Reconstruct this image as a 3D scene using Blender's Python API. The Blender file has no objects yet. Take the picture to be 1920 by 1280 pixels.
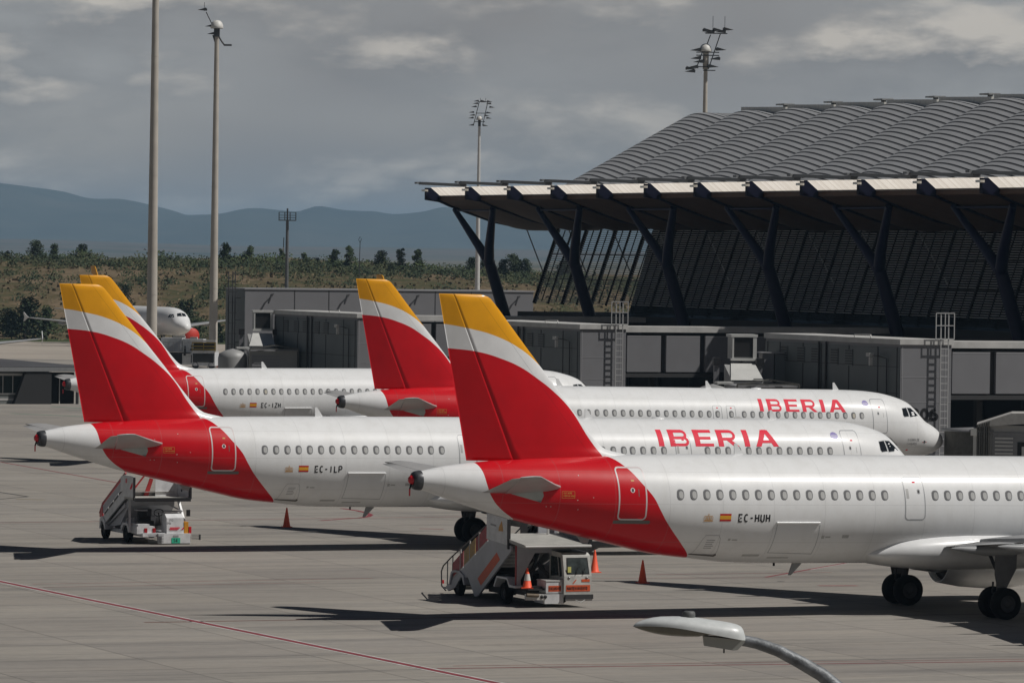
import bpy, bmesh, math, random
from mathutils import Vector, Matrix
random.seed(7)
sc = bpy.context.scene
C = sc.collection
R = math.radians

# ------------------------------------------------------------------ camera
F_PX, CAM_H, Y_H, ROLL = 9269.157, 13.564, 471.83, 0.01336
def make_camera():
    cd = bpy.data.cameras.new('camera'); co = bpy.data.objects.new('camera', cd); C.objects.link(co)
    cd.sensor_width = 36; cd.lens = F_PX/1920*36; cd.clip_start = 0.5; cd.clip_end = 60000
    p = math.atan((640-Y_H)/F_PX)
    yaw = math.tan(p)*math.sin(ROLL)
    f = Vector((math.sin(yaw)*math.cos(p), math.cos(yaw)*math.cos(p), -math.sin(p)))
    r = Vector((math.cos(yaw), -math.sin(yaw), 0)); u = r.cross(f)
    r2 = r*math.cos(ROLL)+u*math.sin(ROLL); u2 = u*math.cos(ROLL)-r*math.sin(ROLL)
    m = Matrix((r2, u2, -f)).transposed().to_4x4(); m.translation = (0, 0, CAM_H)
    co.matrix_world = m; sc.camera = co
make_camera()

def at(x, y, Z):
    """world point of a photograph pixel (1920x1280) at depth Z"""
    a = x-960; b = y-Y_H; c, s = math.cos(ROLL), math.sin(ROLL)
    return Vector(((a*c+b*s)*Z/F_PX, Z, CAM_H-(-a*s+b*c)*Z/F_PX))
def gs(x, y, z=0.0):
    a = x-960; b = y-Y_H; c, s = math.cos(ROLL), math.sin(ROLL)
    Z = F_PX*(CAM_H-z)/(-a*s+b*c)
    return Vector(((a*c+b*s)*Z/F_PX, Z, z))

# ------------------------------------------------------------------ light
SUN = Vector((0.77, -0.14, 1.0)).normalized()
sl = bpy.data.lights.new('sun', 'SUN'); so = bpy.data.objects.new('sun', sl); C.objects.link(so)
sl.energy = 3.5; sl.angle = R(0.5); sl.color = (1.0, 0.965, 0.915)
so.rotation_euler = SUN.to_track_quat('Z', 'Y').to_euler(); so.location = (0, 0, 200)
sc.view_settings.view_transform = 'Standard'; sc.view_settings.look = 'None'
sc.view_settings.exposure = 0; sc.view_settings.gamma = 1

def nd(nt, t, **kw):
    n = nt.nodes.new(t)
    for k, v in kw.items():
        if k.startswith('i_'):
            k = k[2:]; k = int(k) if k.isdigit() else k
            n.inputs[k].default_value = v
        else: setattr(n, k, v)
    return n
def mth(nt, op, a, b=None, c=None, clamp=False):
    n = nt.nodes.new('ShaderNodeMath'); n.operation = op; n.use_clamp = clamp
    for i, v in enumerate((a, b, c)):
        if v is None: continue
        if isinstance(v, (int, float)): n.inputs[i].default_value = v
        else: nt.links.new(v, n.inputs[i])
    return n.outputs[0]
def ramp(nt, fac, stops, interp='LINEAR'):
    n = nt.nodes.new('ShaderNodeValToRGB'); cr = n.color_ramp; cr.interpolation = interp
    while len(cr.elements) < len(stops): cr.elements.new(0.5)
    for e, (p, c) in zip(cr.elements, stops):
        e.position = p; e.color = (*c, 1) if len(c) == 3 else c
    nt.links.new(fac, n.inputs[0]); return n.outputs[0]
def mixc(nt, fac, a, b, mode='MIX'):
    n = nt.nodes.new('ShaderNodeMix'); n.data_type = 'RGBA'; n.blend_type = mode; n.clamp_factor = True
    for i, v in ((0, fac), (6, a), (7, b)):
        if isinstance(v, (int, float)): n.inputs[i].default_value = v
        elif isinstance(v, tuple): n.inputs[i].default_value = (*v, 1)
        else: nt.links.new(v, n.inputs[i])
    return n.outputs[2]

def make_world():
    w = bpy.data.worlds.new('World'); sc.world = w; w.use_nodes = True
    nt = w.node_tree; nt.nodes.clear(); L = nt.links
    out = nd(nt, 'ShaderNodeOutputWorld'); bg = nd(nt, 'ShaderNodeBackground')
    sky = nd(nt, 'ShaderNodeTexSky'); sky.sky_type = 'NISHITA'; sky.sun_disc = False
    sky.sun_elevation = math.asin(SUN.z); sky.sun_rotation = math.atan2(SUN.x, SUN.y)
    sky.altitude = 600; sky.air_density = 1.0; sky.dust_density = 0.8; sky.ozone_density = 1.5
    tc = nd(nt, 'ShaderNodeTexCoord'); sep = nd(nt, 'ShaderNodeSeparateXYZ'); L.new(tc.outputs['Generated'], sep.inputs[0])
    z = sep.outputs[2]
    # cumulus bank low over the horizon: noise on the direction, flattened
    mp = nd(nt, 'ShaderNodeMapping'); mp.inputs['Scale'].default_value = (1, 1, 2.7); mp.inputs['Location'].default_value = (3.26, 1.73, 0.69)
    L.new(tc.outputs['Generated'], mp.inputs[0])
    n1 = nd(nt, 'ShaderNodeTexNoise', i_Scale=21.0, i_Detail=9.0, i_Roughness=0.56, i_Distortion=0.10); L.new(mp.outputs[0], n1.inputs['Vector'])
    # the same noise sampled a little higher: where it thins above, the puff's top is lit
    mp2 = nd(nt, 'ShaderNodeMapping'); mp2.inputs['Scale'].default_value = (1, 1, 2.7); mp2.inputs['Location'].default_value = (3.264, 1.73, 0.708)
    L.new(tc.outputs['Generated'], mp2.inputs[0])
    n2 = nd(nt, 'ShaderNodeTexNoise', i_Scale=21.0, i_Detail=9.0, i_Roughness=0.56, i_Distortion=0.10); L.new(mp2.outputs[0], n2.inputs['Vector'])
    n3 = nd(nt, 'ShaderNodeTexNoise', i_Scale=7.0, i_Detail=3.0); L.new(mp.outputs[0], n3.inputs['Vector'])
    body = mth(nt, 'MULTIPLY', mth(nt, 'SUBTRACT', n1.outputs[0], 0.43), 5.5, clamp=True)
    lit = mth(nt, 'MULTIPLY', mth(nt, 'SUBTRACT', n1.outputs[0], n2.outputs[0]), 7.0, clamp=True)
    base = ramp(nt, mth(nt, 'MULTIPLY', z, 18.0), [(0.0, (0.44, 0.385, 0.32)), (0.35, (0.375, 0.345, 0.305)), (0.6, (0.345, 0.338, 0.325)), (1.0, (0.325, 0.328, 0.328))])
    cloud_d = (0.225, 0.218, 0.215); cloud_l = (0.66, 0.60, 0.52)
    cc = mixc(nt, lit, cloud_d, cloud_l)
    var = mixc(nt, mth(nt, 'MULTIPLY', mth(nt, 'SUBTRACT', n3.outputs[0], 0.42), 5.0, clamp=True), base, (0.26, 0.245, 0.235))
    low = mixc(nt, mth(nt, 'MULTIPLY', body, 0.75), var, cc)
    # Nishita dome above, cloud bank below about 12 degrees
    dome = mixc(nt, 1.0, sky.outputs[0], (SKY_K, SKY_K, SKY_K), 'MULTIPLY')
    k = mth(nt, 'MULTIPLY', mth(nt, 'SUBTRACT', z, 0.055), 9.0, clamp=True)
    col = mixc(nt, k, mixc(nt, 1.0, low, (10.0, 10.0, 10.0), 'MULTIPLY'), dome)
    L.new(col, bg.inputs[0]); bg.inputs[1].default_value = 0.1
    L.new(bg.outputs[0], out.inputs[0])
SKY_K = 0.13
make_world()

# ------------------------------------------------------------------ materials
MAT = {}
def mat(name, col=(.5, .5, .5), rough=.5, metal=0.0, noise=0.0, nscale=3.0, bump=0.0, coat=0.0, spec=0.5, stretch=None):
    if name in MAT: return MAT[name]
    m = bpy.data.materials.new(name); m.use_nodes = True; nt = m.node_tree; L = nt.links
    b = nt.nodes['Principled BSDF']
    b.inputs['Base Color'].default_value = (*col, 1); b.inputs['Roughness'].default_value = rough
    b.inputs['Metallic'].default_value = metal; b.inputs['Coat Weight'].default_value = coat
    b.inputs['Specular IOR Level'].default_value = spec
    if noise or bump:
        tc = nd(nt, 'ShaderNodeTexCoord'); vec = tc.outputs['Object']
        if stretch:
            mp = nd(nt, 'ShaderNodeMapping'); mp.inputs['Scale'].default_value = stretch; L.new(vec, mp.inputs[0]); vec = mp.outputs[0]
        n = nd(nt, 'ShaderNodeTexNoise', i_Scale=nscale, i_Detail=6.0, i_Roughness=.6); L.new(vec, n.inputs['Vector'])
        if noise:
            lo = tuple(c*(1-noise) for c in col); hi = tuple(min(1, c*(1+noise)) for c in col)
            L.new(ramp(nt, n.outputs[0], [(.3, lo), (.7, hi)]), b.inputs['Base Color'])
        if bump:
            bp = nd(nt, 'ShaderNodeBump', i_Strength=bump, i_Distance=.02); L.new(n.outputs[0], bp.inputs['Height']); L.new(bp.outputs[0], b.inputs['Normal'])
    MAT[name] = m; return m

def fcurve(nt, val, pts, xr, yr):
    """float curve through (x,y) points: returns socket with y(val)"""
    x = mth(nt, 'DIVIDE', mth(nt, 'SUBTRACT', val, xr[0]), xr[1]-xr[0], clamp=True)
    n = nt.nodes.new('ShaderNodeFloatCurve'); cv = n.mapping.curves[0]
    P = [((a-xr[0])/(xr[1]-xr[0]), (b-yr[0])/(yr[1]-yr[0])) for a, b in pts]
    cv.points[0].location = P[0]; cv.points[1].location = P[-1]
    for p in P[1:-1]: cv.points.new(*p)
    n.mapping.update(); nt.links.new(x, n.inputs['Value'])
    return mth(nt, 'ADD', mth(nt, 'MULTIPLY', n.outputs[0], yr[1]-yr[0]), yr[0])

WHITE = (.745, .75, .75); RED = (.55, .005, .012); YEL = (.80, .36, .012)
def panel_lines(nt, base, u, w, amt=0.85):
    """thin skin joints every 2.13 m and along three stringers, plus faint grime"""
    a = mth(nt, 'LESS_THAN', mth(nt, 'ABSOLUTE', mth(nt, 'SUBTRACT', mth(nt, 'FRACT', mth(nt, 'DIVIDE', u, 2.1336)), 0.5)), 0.006)
    l1 = mth(nt, 'LESS_THAN', mth(nt, 'ABSOLUTE', mth(nt, 'SUBTRACT', w, 4.17)), 0.012)
    l2 = mth(nt, 'LESS_THAN', mth(nt, 'ABSOLUTE', mth(nt, 'SUBTRACT', w, 2.75)), 0.010)
    l3 = mth(nt, 'LESS_THAN', mth(nt, 'ABSOLUTE', mth(nt, 'SUBTRACT', w, 5.35)), 0.008)
    ln = mth(nt, 'MAXIMUM', mth(nt, 'MAXIMUM', a, l1), mth(nt, 'MAXIMUM', l2, l3))
    tc = nd(nt, 'ShaderNodeTexCoord'); mp = nd(nt, 'ShaderNodeMapping'); mp.inputs['Scale'].default_value = (1.0, 1, .45)
    nt.links.new(tc.outputs['Object'], mp.inputs[0])
    n = nd(nt, 'ShaderNodeTexNoise', i_Scale=1.6, i_Detail=7.0, i_Roughness=.65); nt.links.new(mp.outputs[0], n.inputs['Vector'])
    g = ramp(nt, n.outputs[0], [(.28, (.93, .925, .915)), (.55, (1, 1, 1))])
    c = mixc(nt, 1.0, base, g, 'MULTIPLY')
    return mixc(nt, mth(nt, 'MULTIPLY', ln, .20), c, (.25, .25, .25))
def livery(name, G, kind):
    """kind: 'body' (red band behind the aft door), 'fin' (yellow, white, red), 'plain'"""
    if name in MAT: return MAT[name]
    m = bpy.data.materials.new(name); m.use_nodes = True; nt = m.node_tree; L = nt.links; b = nt.nodes['Principled BSDF']
    b.inputs['Roughness'].default_value = .38; b.inputs['Specular IOR Level'].default_value = .2; b.inputs['Coat Weight'].default_value = .35 if kind != 'fin' else .12; b.inputs['Coat Roughness'].default_value = .11; b.inputs['Coat IOR'].default_value = 1.4
    tc = nd(nt, 'ShaderNodeTexCoord'); sp = nd(nt, 'ShaderNodeSeparateXYZ'); L.new(tc.outputs['Object'], sp.inputs[0])
    u = mth(nt, 'ADD', sp.outputs[0], G); w = sp.outputs[2]
    if kind == 'body':
        fr = fcurve(nt, w, [(1.6, 11.6), (2.2, 10.95), (2.7, 10.33), (3.42, 9.6), (3.88, 9.27), (4.43, 8.95), (4.93, 8.54), (5.57, 8.02), (5.88, 7.65), (6.1, 7.1)], (1.5, 6.5), (0, 12))
        ft = fcurve(nt, w, [(1.6, 9), (2.8, 5.6), (3.6, 3.84), (3.97, 3.21), (4.37, 2.81), (4.76, 2.62), (5.37, 2.48), (5.62, 2.40), (6.1, 2.3)], (1.5, 6.5), (0, 12))
        red = mth(nt, 'MULTIPLY', mth(nt, 'LESS_THAN', u, fr), mth(nt, 'GREATER_THAN', u, ft))
        col = mixc(nt, red, WHITE, RED)
    elif kind == 'fin':
        y = fcurve(nt, u, [(0, 10.72), (1.18, 10.65), (2.0, 10.52), (3.06, 10.27), (4.12, 9.8), (4.97, 9.18), (6.0, 8.1), (8, 5.8)], (0, 10), (4, 12))
        r = fcurve(nt, u, [(0, 9.85), (1.35, 9.77), (2.5, 9.65), (3.4, 9.41), (4.12, 9.13), (4.82, 8.72), (5.52, 8.24), (6.24, 7.59), (6.94, 6.6), (7.37, 6.05), (8, 5.2), (10, 4)], (0, 10), (4, 12))
        c1 = mixc(nt, mth(nt, 'MULTIPLY', mth(nt, 'GREATER_THAN', w, y), mth(nt, 'GREATER_THAN', w, 8.2)), WHITE, YEL)
        col = mixc(nt, mth(nt, 'LESS_THAN', w, r), c1, RED)
    else:
        col = mixc(nt, 0.0, WHITE, WHITE)
    if kind == 'fin':
        tcn = nd(nt, 'ShaderNodeTexNoise', i_Scale=1.3, i_Detail=6.0); L.new(tc.outputs['Object'], tcn.inputs['Vector'])
        rib = mth(nt, 'LESS_THAN', mth(nt, 'ABSOLUTE', mth(nt, 'SUBTRACT', mth(nt, 'ADD', u, mth(nt, 'MULTIPLY', w, .80)), 11.75)), .010)
        col = mixc(nt, 1.0, col, ramp(nt, tcn.outputs[0], [(.3, (.90, .90, .90)), (.6, (1, 1, 1))]), 'MULTIPLY')
        col = mixc(nt, mth(nt, 'MULTIPLY', rib, .35), col, (.03, .01, .01))
    else: col = panel_lines(nt, col, u, w)
    L.new(col, b.inputs['Base Color'])
    wv = nd(nt, 'ShaderNodeTexNoise', i_Scale=.9, i_Detail=2.0); L.new(tc.outputs['Object'], wv.inputs['Vector'])
    fr_ = mth(nt, 'MULTIPLY', mth(nt, 'SINE', mth(nt, 'MULTIPLY', u, 2*math.pi/.5334)), .06 if kind != 'fin' else .02)
    bp = nd(nt, 'ShaderNodeBump', i_Strength=.16, i_Distance=.03); L.new(mth(nt, 'ADD', wv.outputs[0], fr_), bp.inputs['Height']); L.new(bp.outputs[0], b.inputs['Normal'])
    MAT[name] = m; return m

m_geard = mat('gear_door_grey', (.10, .10, .105), .5, noise=.15)
m_white = mat('white_paint', WHITE, .3, noise=.06, nscale=2, coat=.2)
m_vwhite = mat('vehicle_white', (.62, .63, .64), .42, noise=.18, nscale=2.5)
m_grey = mat('wing_grey', (.26, .265, .27), .38, noise=.08, nscale=1.5)
m_stab = mat('stabilizer_grey', (.36, .355, .35), .35, noise=.1, nscale=1.2)
m_dark = mat('dark_rubber', (.006, .006, .0065), .8, spec=.2)
m_black = mat('black_void', (.008, .008, .009), .6)
m_steel = mat('steel', (.33, .33, .33), .4, .6, noise=.15)
m_alu = mat('aluminium', (.62, .61, .58), .3, .8, noise=.1)
m_apu = mat('exhaust_metal', (.07, .072, .078), .4, .4, noise=.3, nscale=6)
m_red = mat('red_paint', (.55, .012, .02), .4)
m_orange = mat('cone_orange', (.92, .11, .04), .55)
m_glass = mat('dark_glass', (.012, .014, .016), .08, spec=.6)
m_wdark = mat('window_reveal_shade', (.13, .13, .135), .5)  # painted shadow of the window reveal
m_wlite = mat('window_blind', (.42, .42, .41), .45)
m_wbeige = mat('window_blind_beige', (.46, .43, .36), .45)
m_line = mat('outline_grey', (.36, .37, .38), .4)
m_lineW = mat('outline_white', (.62, .55, .55), .4)
m_sill = mat('sill_grey', (.13, .12, .11), .5)
m_ink = mat('ink_black', (.012, .012, .014), .5)
m_inkg = mat('ink_grey', (.30, .30, .31), .5)
m_brand = mat('brand_red', (.76, .012, .045), .55, spec=.2)
m_gold = mat('emblem_gold', (.55, .27, .05), .5)
m_flagr = mat('flag_red', (.50, .012, .012), .5)
m_flagy = mat('flag_yellow', (.75, .38, .02), .5)
m_purp = mat('disc_purple', (.10, .065, .32), .4)

# ------------------------------------------------------------------ object helpers
def tag(o, label=None, cat=None, group=None, kind=None):
    if label: o['label'] = label
    if cat: o['category'] = cat
    if group: o['group'] = group
    if kind: o['kind'] = kind
    return o
def thing(name, label, cat, loc=(0, 0, 0), rz=0.0, group=None, ry=0.0):
    o = bpy.data.objects.new(name, None); o.empty_display_size = .5; C.objects.link(o)
    o.rotation_mode = 'XYZ'; o.location = loc; o.rotation_euler = (0, ry, rz); return tag(o, label, cat, group)
class MB:
    def __init__(s): s.v = []; s.f = []; s.m = []; s.sm = []; s.mats = []
    def mi(s, m):
        if m not in s.mats: s.mats.append(m)
        return s.mats.index(m)
    def add(s, vs, fs, m, smooth=False):
        b = len(s.v); s.v += [tuple(v) for v in vs]; i = s.mi(m)
        for f in fs: s.f.append([b+k for k in f]); s.m.append(i); s.sm.append(smooth)
    def box(s, c, d, m, rot=None, bevel=0):
        x, y, z = (k/2 for k in d)
        vs = [Vector((a*x, b*y, e*z)) for a in (-1, 1) for b in (-1, 1) for e in (-1, 1)]
        if rot is not None: vs = [rot @ v for v in vs]
        s.add([v+Vector(c) for v in vs], [(0, 1, 3, 2), (4, 6, 7, 5), (0, 4, 5, 1), (2, 3, 7, 6), (0, 2, 6, 4), (1, 5, 7, 3)], m)
    def bx(s, a, b, m):  # two corners
        s.box([(p+q)/2 for p, q in zip(a, b)], [abs(q-p) for p, q in zip(a, b)], m)
    def prism(s, poly, axis, lo, hi, m):
        """extrude a 2D polygon; axis 'y': poly=(x,z), 'x': (y,z), 'z': (x,y)"""
        mk = {'y': lambda p, t: (p[0], t, p[1]), 'x': lambda p, t: (t, p[0], p[1]), 'z': lambda p, t: (p[0], p[1], t)}[axis]
        n = len(poly); vs = [mk(p, lo) for p in poly]+[mk(p, hi) for p in poly]
        s.add(vs, [list(range(n))[::-1], list(range(n, 2*n))]+[(i, (i+1) % n, n+(i+1) % n, n+i) for i in range(n)], m)
    def tube(s, pts, rad, m, n=8, caps=True, smooth=True):
        pts = [Vector(p) for p in pts]; rs = rad if isinstance(rad, (list, tuple)) else [rad]*len(pts)
        vs = []; fs = []; prev = None
        for i, p in enumerate(pts):
            t = (pts[min(i+1, len(pts)-1)]-pts[max(i-1, 0)]).normalized()
            if prev is None: a = t.orthogonal().normalized()
            else: a = (prev-t*prev.dot(t)).normalized()
            prev = a; b = t.cross(a)
            for k in range(n):
                an = 2*math.pi*k/n; vs.append(p+(a*math.cos(an)+b*math.sin(an))*rs[i])
        for i in range(len(pts)-1):
            for k in range(n): fs.append((i*n+k, i*n+(k+1) % n, (i+1)*n+(k+1) % n, (i+1)*n+k))
        s.add(vs, fs, m, smooth)
        if caps:
            s.add(vs[:n], [list(range(n))[::-1]], m); s.add(vs[-n:], [list(range(n))], m)
    def bar(s, a, b, w, h, m):
        a, b = Vector(a), Vector(b); t = (b-a).normalized(); up = Vector((0, 0, 1))
        if abs(t.z) > .98: up = Vector((0, 1, 0))
        x = t.cross(up).normalized()*w/2; y = x.cross(t).normalized()*h/2
        vs = [p+i*x+j*y for p in (a, b) for i, j in ((-1, -1), (1, -1), (1, 1), (-1, 1))]
        s.add(vs, [(3, 2, 1, 0), (4, 5, 6, 7), (0, 1, 5, 4), (1, 2, 6, 5), (2, 3, 7, 6), (3, 0, 4, 7)], m)
    def lathe(s, prof, m, n=24, axis='z', c=(0, 0, 0), smooth=True):
        vs = []; fs = []; c = Vector(c)
        for r, h in prof:
            for k in range(n):
                a = 2*math.pi*k/n; p = (r*math.cos(a), r*math.sin(a), h)
                if axis == 'y': p = (p[0], p[2], p[1])
                if axis == 'x': p = (p[2], p[0], p[1])
                vs.append(c+Vector(p))
        for i in range(len(prof)-1):
            for k in range(n): fs.append((i*n+k, i*n+(k+1) % n, (i+1)*n+(k+1) % n, (i+1)*n+k))
        s.add(vs, fs, m, smooth)
    def mesh(s, name):
        me = bpy.data.meshes.new(name); me.from_pydata(s.v, [], s.f)
        for m in s.mats: me.materials.append(m)
        for p, i, k in zip(me.polygons, s.m, s.sm): p.material_index = i; p.use_smooth = k
        bm = bmesh.new(); bm.from_mesh(me); bmesh.ops.recalc_face_normals(bm, faces=bm.faces); bm.to_mesh(me); bm.free()
        return me
    def build(s, name, parent=None, loc=None):
        o = bpy.data.objects.new(name, s.mesh(name)); C.objects.link(o)
        if parent is not None: o.parent = parent
        if loc is not None: o.location = loc
        return o
def inst(name, me, parent, loc=None, rz=None):
    o = bpy.data.objects.new(name, me); C.objects.link(o); o.parent = parent
    if loc is not None: o.location = loc
    if rz is not None: o.rotation_euler = (0, 0, rz)
    return o
def copy_tree(o, parent=None):
    c = o.copy(); C.objects.link(c); c.parent = parent
    for ch in list(o.children): copy_tree(ch, c)
    return c

# ------------------------------------------------------------------ stroke lettering
def arc(cx, cy, rx, ry, a0, a1, n=8):
    return [(cx+rx*math.cos(R(a0+(a1-a0)*i/n)), cy+ry*math.sin(R(a0+(a1-a0)*i/n))) for i in range(n+1)]
GL = {  # unit box: width .6, height 1
 'A': [[(0, 0), (.3, 1), (.6, 0)], [(.13, .33), (.47, .33)]],
 'B': [[(0, 0), (0, 1)], [(0, 1), (.36, 1)]+arc(.36, .765, .20, .235, 90, -90)[1:]+[(0, .53)], [(.05, .53), (.38, .53)]+arc(.38, .265, .22, .265, 90, -90)[1:]+[(0, 0)]],
 'C': [arc(.32, .5, .3, .5, 50, 310, 12)],
 'D': [[(0, 0), (0, 1)], [(0, 1), (.28, 1)]+arc(.28, .5, .32, .5, 90, -90)[1:]+[(0, 0)]],
 'E': [[(.56, 1), (0, 1), (0, 0), (.56, 0)], [(0, .5), (.48, .5)]],
 'F': [[(.56, 1), (0, 1), (0, 0)], [(0, .5), (.48, .5)]],
 'G': [arc(.32, .5, .3, .5, 50, 300, 12)+[(.6, .1), (.6, .45), (.36, .45)]],
 'H': [[(0, 0), (0, 1)], [(.56, 0), (.56, 1)], [(0, .5), (.56, .5)]],
 'I': [[(.3, 0), (.3, 1)]],
 'L': [[(.05, 1), (.05, 0), (.56, 0)]],
 'M': [[(0, 0), (0, 1), (.3, .4), (.6, 1), (.6, 0)]],
 'N': [[(0, 0), (0, 1), (.56, 0), (.56, 1)]],
 'O': [arc(.3, .5, .3, .5, 90, 450, 16)],
 'Q': [arc(.3, .5, .3, .5, 90, 450, 16), [(.36, .25), (.6, 0)]],
 'P': [[(0, 0), (0, 1)], [(0, 1), (.36, 1)]+arc(.36, .73, .22, .27, 90, -90)[1:]+[(0, .46)]],
 'R': [[(0, 0), (0, 1)], [(0, 1), (.36, 1)]+arc(.36, .73, .22, .27, 90, -90)[1:]+[(0, .46)], [(.28, .46), (.6, 0)]],
 'S': [arc(.3, .75, .26, .25, 30, 250, 8)+arc(.3, .25, .28, .25, 80, -150, 8)],
 'T': [[(0, 1), (.6, 1)], [(.3, 1), (.3, 0)]],
 'U': [[(0, 1), (0, .28)]+arc(.28, .28, .28, .28, 180, 360, 8)+[(.56, 1)]],
 'V': [[(0, 1), (.3, 0), (.6, 1)]],
 'X': [[(0, 0), (.6, 1)], [(0, 1), (.6, 0)]],
 'Z': [[(0, 1), (.56, 1), (0, 0), (.56, 0)]],
 '-': [[(.08, .5), (.5, .5)]],
 '0': [arc(.3, .5, .28, .5, 90, 450, 16)],
 '1': [[(.12, .8), (.34, 1), (.34, 0)]],
 '3': [arc(.27, .75, .27, .25, 150, -90, 8)+arc(.27, .25, .30, .25, 90, -150, 8)],
 '4': [[(.6, .3), (0, .3), (.42, 1), (.42, 0)]],
 '6': [[(.48, 1)]+arc(.34, .5, .34, .45, 120, 180, 4)+arc(.31, .27, .30, .27, 180, 540, 12)],
}
def strip2d(pl, w):
    """polyline -> list of quads, mitred"""
    n = len(pl); P = [Vector(p) for p in pl]; closed = (P[0]-P[-1]).length < 1e-5
    Lp = []; Rp = []
    for i in range(n):
        a = P[i-1] if i > 0 else (P[-2] if closed else None); b = P[i+1] if i < n-1 else (P[1] if closed else None)
        d1 = (P[i]-a).normalized() if a is not None else None; d2 = (b-P[i]).normalized() if b is not None else None
        if d1 is None: d1 = d2
        if d2 is None: d2 = d1
        nn = Vector((-(d1.y+d2.y), d1.x+d2.x))
        if nn.length < .3: nn = Vector((-d1.y, d1.x))
        nn.normalize(); k = 1/max(.45, nn.dot(Vector((-d1.y, d1.x))))
        Lp.append(P[i]+nn*w/2*k); Rp.append(P[i]-nn*w/2*k)
    return [(Lp[i], Rp[i], Rp[i+1], Lp[i+1]) for i in range(n-1)]
def text2d(txt, x, y, h, w, xs=1.0, gap=.28):
    """list of (quads) per polyline"""
    out = []; cx = x
    for ch in txt:
        if ch == ' ': cx += .5*h*xs; continue
        for pl in GL[ch]:
            q = [(cx+(p[0])*h*xs, y+p[1]*h) for p in pl]
            # keep stroke centre lines inside the letter box
            q = [(a, y+w/2+(b-y)*(h-w)/h) for a, b in q]
            out.append(strip2d(q, w))
        adv = .3 if ch == 'I' and xs > 1 else .6
        cx += (.6+gap)*h*xs
    return out, cx-gap*h*xs
def flat_text(mb, txt, origin, ex, ey, h, w, m, xs=1.0, gap=.28, off=.004):
    """lettering on a flat face: ex,ey unit vectors; off along ex x ey"""
    quads, wd = text2d(txt, 0, 0, h, w, xs, gap); o = Vector(origin); ex = Vector(ex); ey = Vector(ey); n = ex.cross(ey)
    for k, st in enumerate(quads):
        for q in st: mb.add([o+ex*p[0]+ey*p[1]+n*(off+.0007*(k % 4)) for p in q], [(0, 1, 2, 3)], m)
    return wd

# ------------------------------------------------------------------ aircraft geometry
def pchip(xs, ys):
    n = len(xs); h = [xs[i+1]-xs[i] for i in range(n-1)]; d = [(ys[i+1]-ys[i])/h[i] for i in range(n-1)]
    m = [d[0]]+[0]*(n-2)+[d[-1]]
    for i in range(1, n-1):
        m[i] = 0 if d[i-1]*d[i] <= 0 else (3*(h[i-1]+h[i]))/((2*h[i]+h[i-1])/d[i-1]+(h[i]+2*h[i-1])/d[i])
    def f(x):
        if x <= xs[0]: return ys[0]
        if x >= xs[-1]: return ys[-1]
        for i in range(n-1):
            if x <= xs[i+1]: break
        t = (x-xs[i])/h[i]; t2 = t*t; t3 = t2*t
        return (2*t3-3*t2+1)*ys[i]+(t3-2*t2+t)*h[i]*m[i]+(-2*t3+3*t2)*ys[i+1]+(t3-t2)*h[i]*m[i+1]
    return f
TAIL = [(0, 4.66, 5.2, .27), (.47, 4.55, 5.31, .40), (1.33, 4.27, 5.48, .62), (3.05, 3.75, 5.66, .98), (4.1, 3.48, 5.74, 1.18), (6.3, 2.99, 5.86, 1.5), (8.45, 2.51, 5.93, 1.75), (9.65, 2.25, 5.95, 1.85), (11.2, 2.08, 5.96, 1.93), (13.1, 1.91, 5.975, 1.97), (15.9, 1.88, 5.975, 1.975)]
NOSE = [(0, 2.98, 3.06, .03), (.06, 2.78, 3.32, .28), (.22, 2.62, 3.55, .50), (.5, 2.45, 3.80, .76), (.85, 2.32, 4.02, .98), (1.3, 2.20, 4.26, 1.18), (1.75, 2.11, 4.66, 1.35), (2.1, 2.05, 5.02, 1.46), (2.45, 2.0, 5.30, 1.56), (3.25, 1.93, 5.60, 1.74), (4.47, 1.885, 5.85, 1.89), (5.6, 1.88, 5.94, 1.95), (7.2, 1.88, 5.975, 1.975)]
class Body:
    def __init__(s, L):
        s.L = L
        st = TAIL+[(L-d, b, t, w) for d, b, t, w in NOSE[::-1]]
        xs = [a[0] for a in st]; s.b, s.t, s.w = (pchip(xs, [a[k] for a in st]) for k in (1, 2, 3)); s.xs = xs
    def surf(s, u, w, off=0.0, side=1):
        b, t, q = s.b(u), s.t(u), s.w(u); c = (b+t)/2; h = (t-b)/2
        a = max(-.9999, min(.9999, (w-c)/h)); v = q*math.sqrt(1-a*a)
        n = Vector((0, v/q/q, (w-c)/h/h)).normalized()
        return Vector((u, -side*(v+n.y*off), w+n.z*off))
BODIES = {44.51: Body(44.51), 37.57: Body(37.57)}
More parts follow.
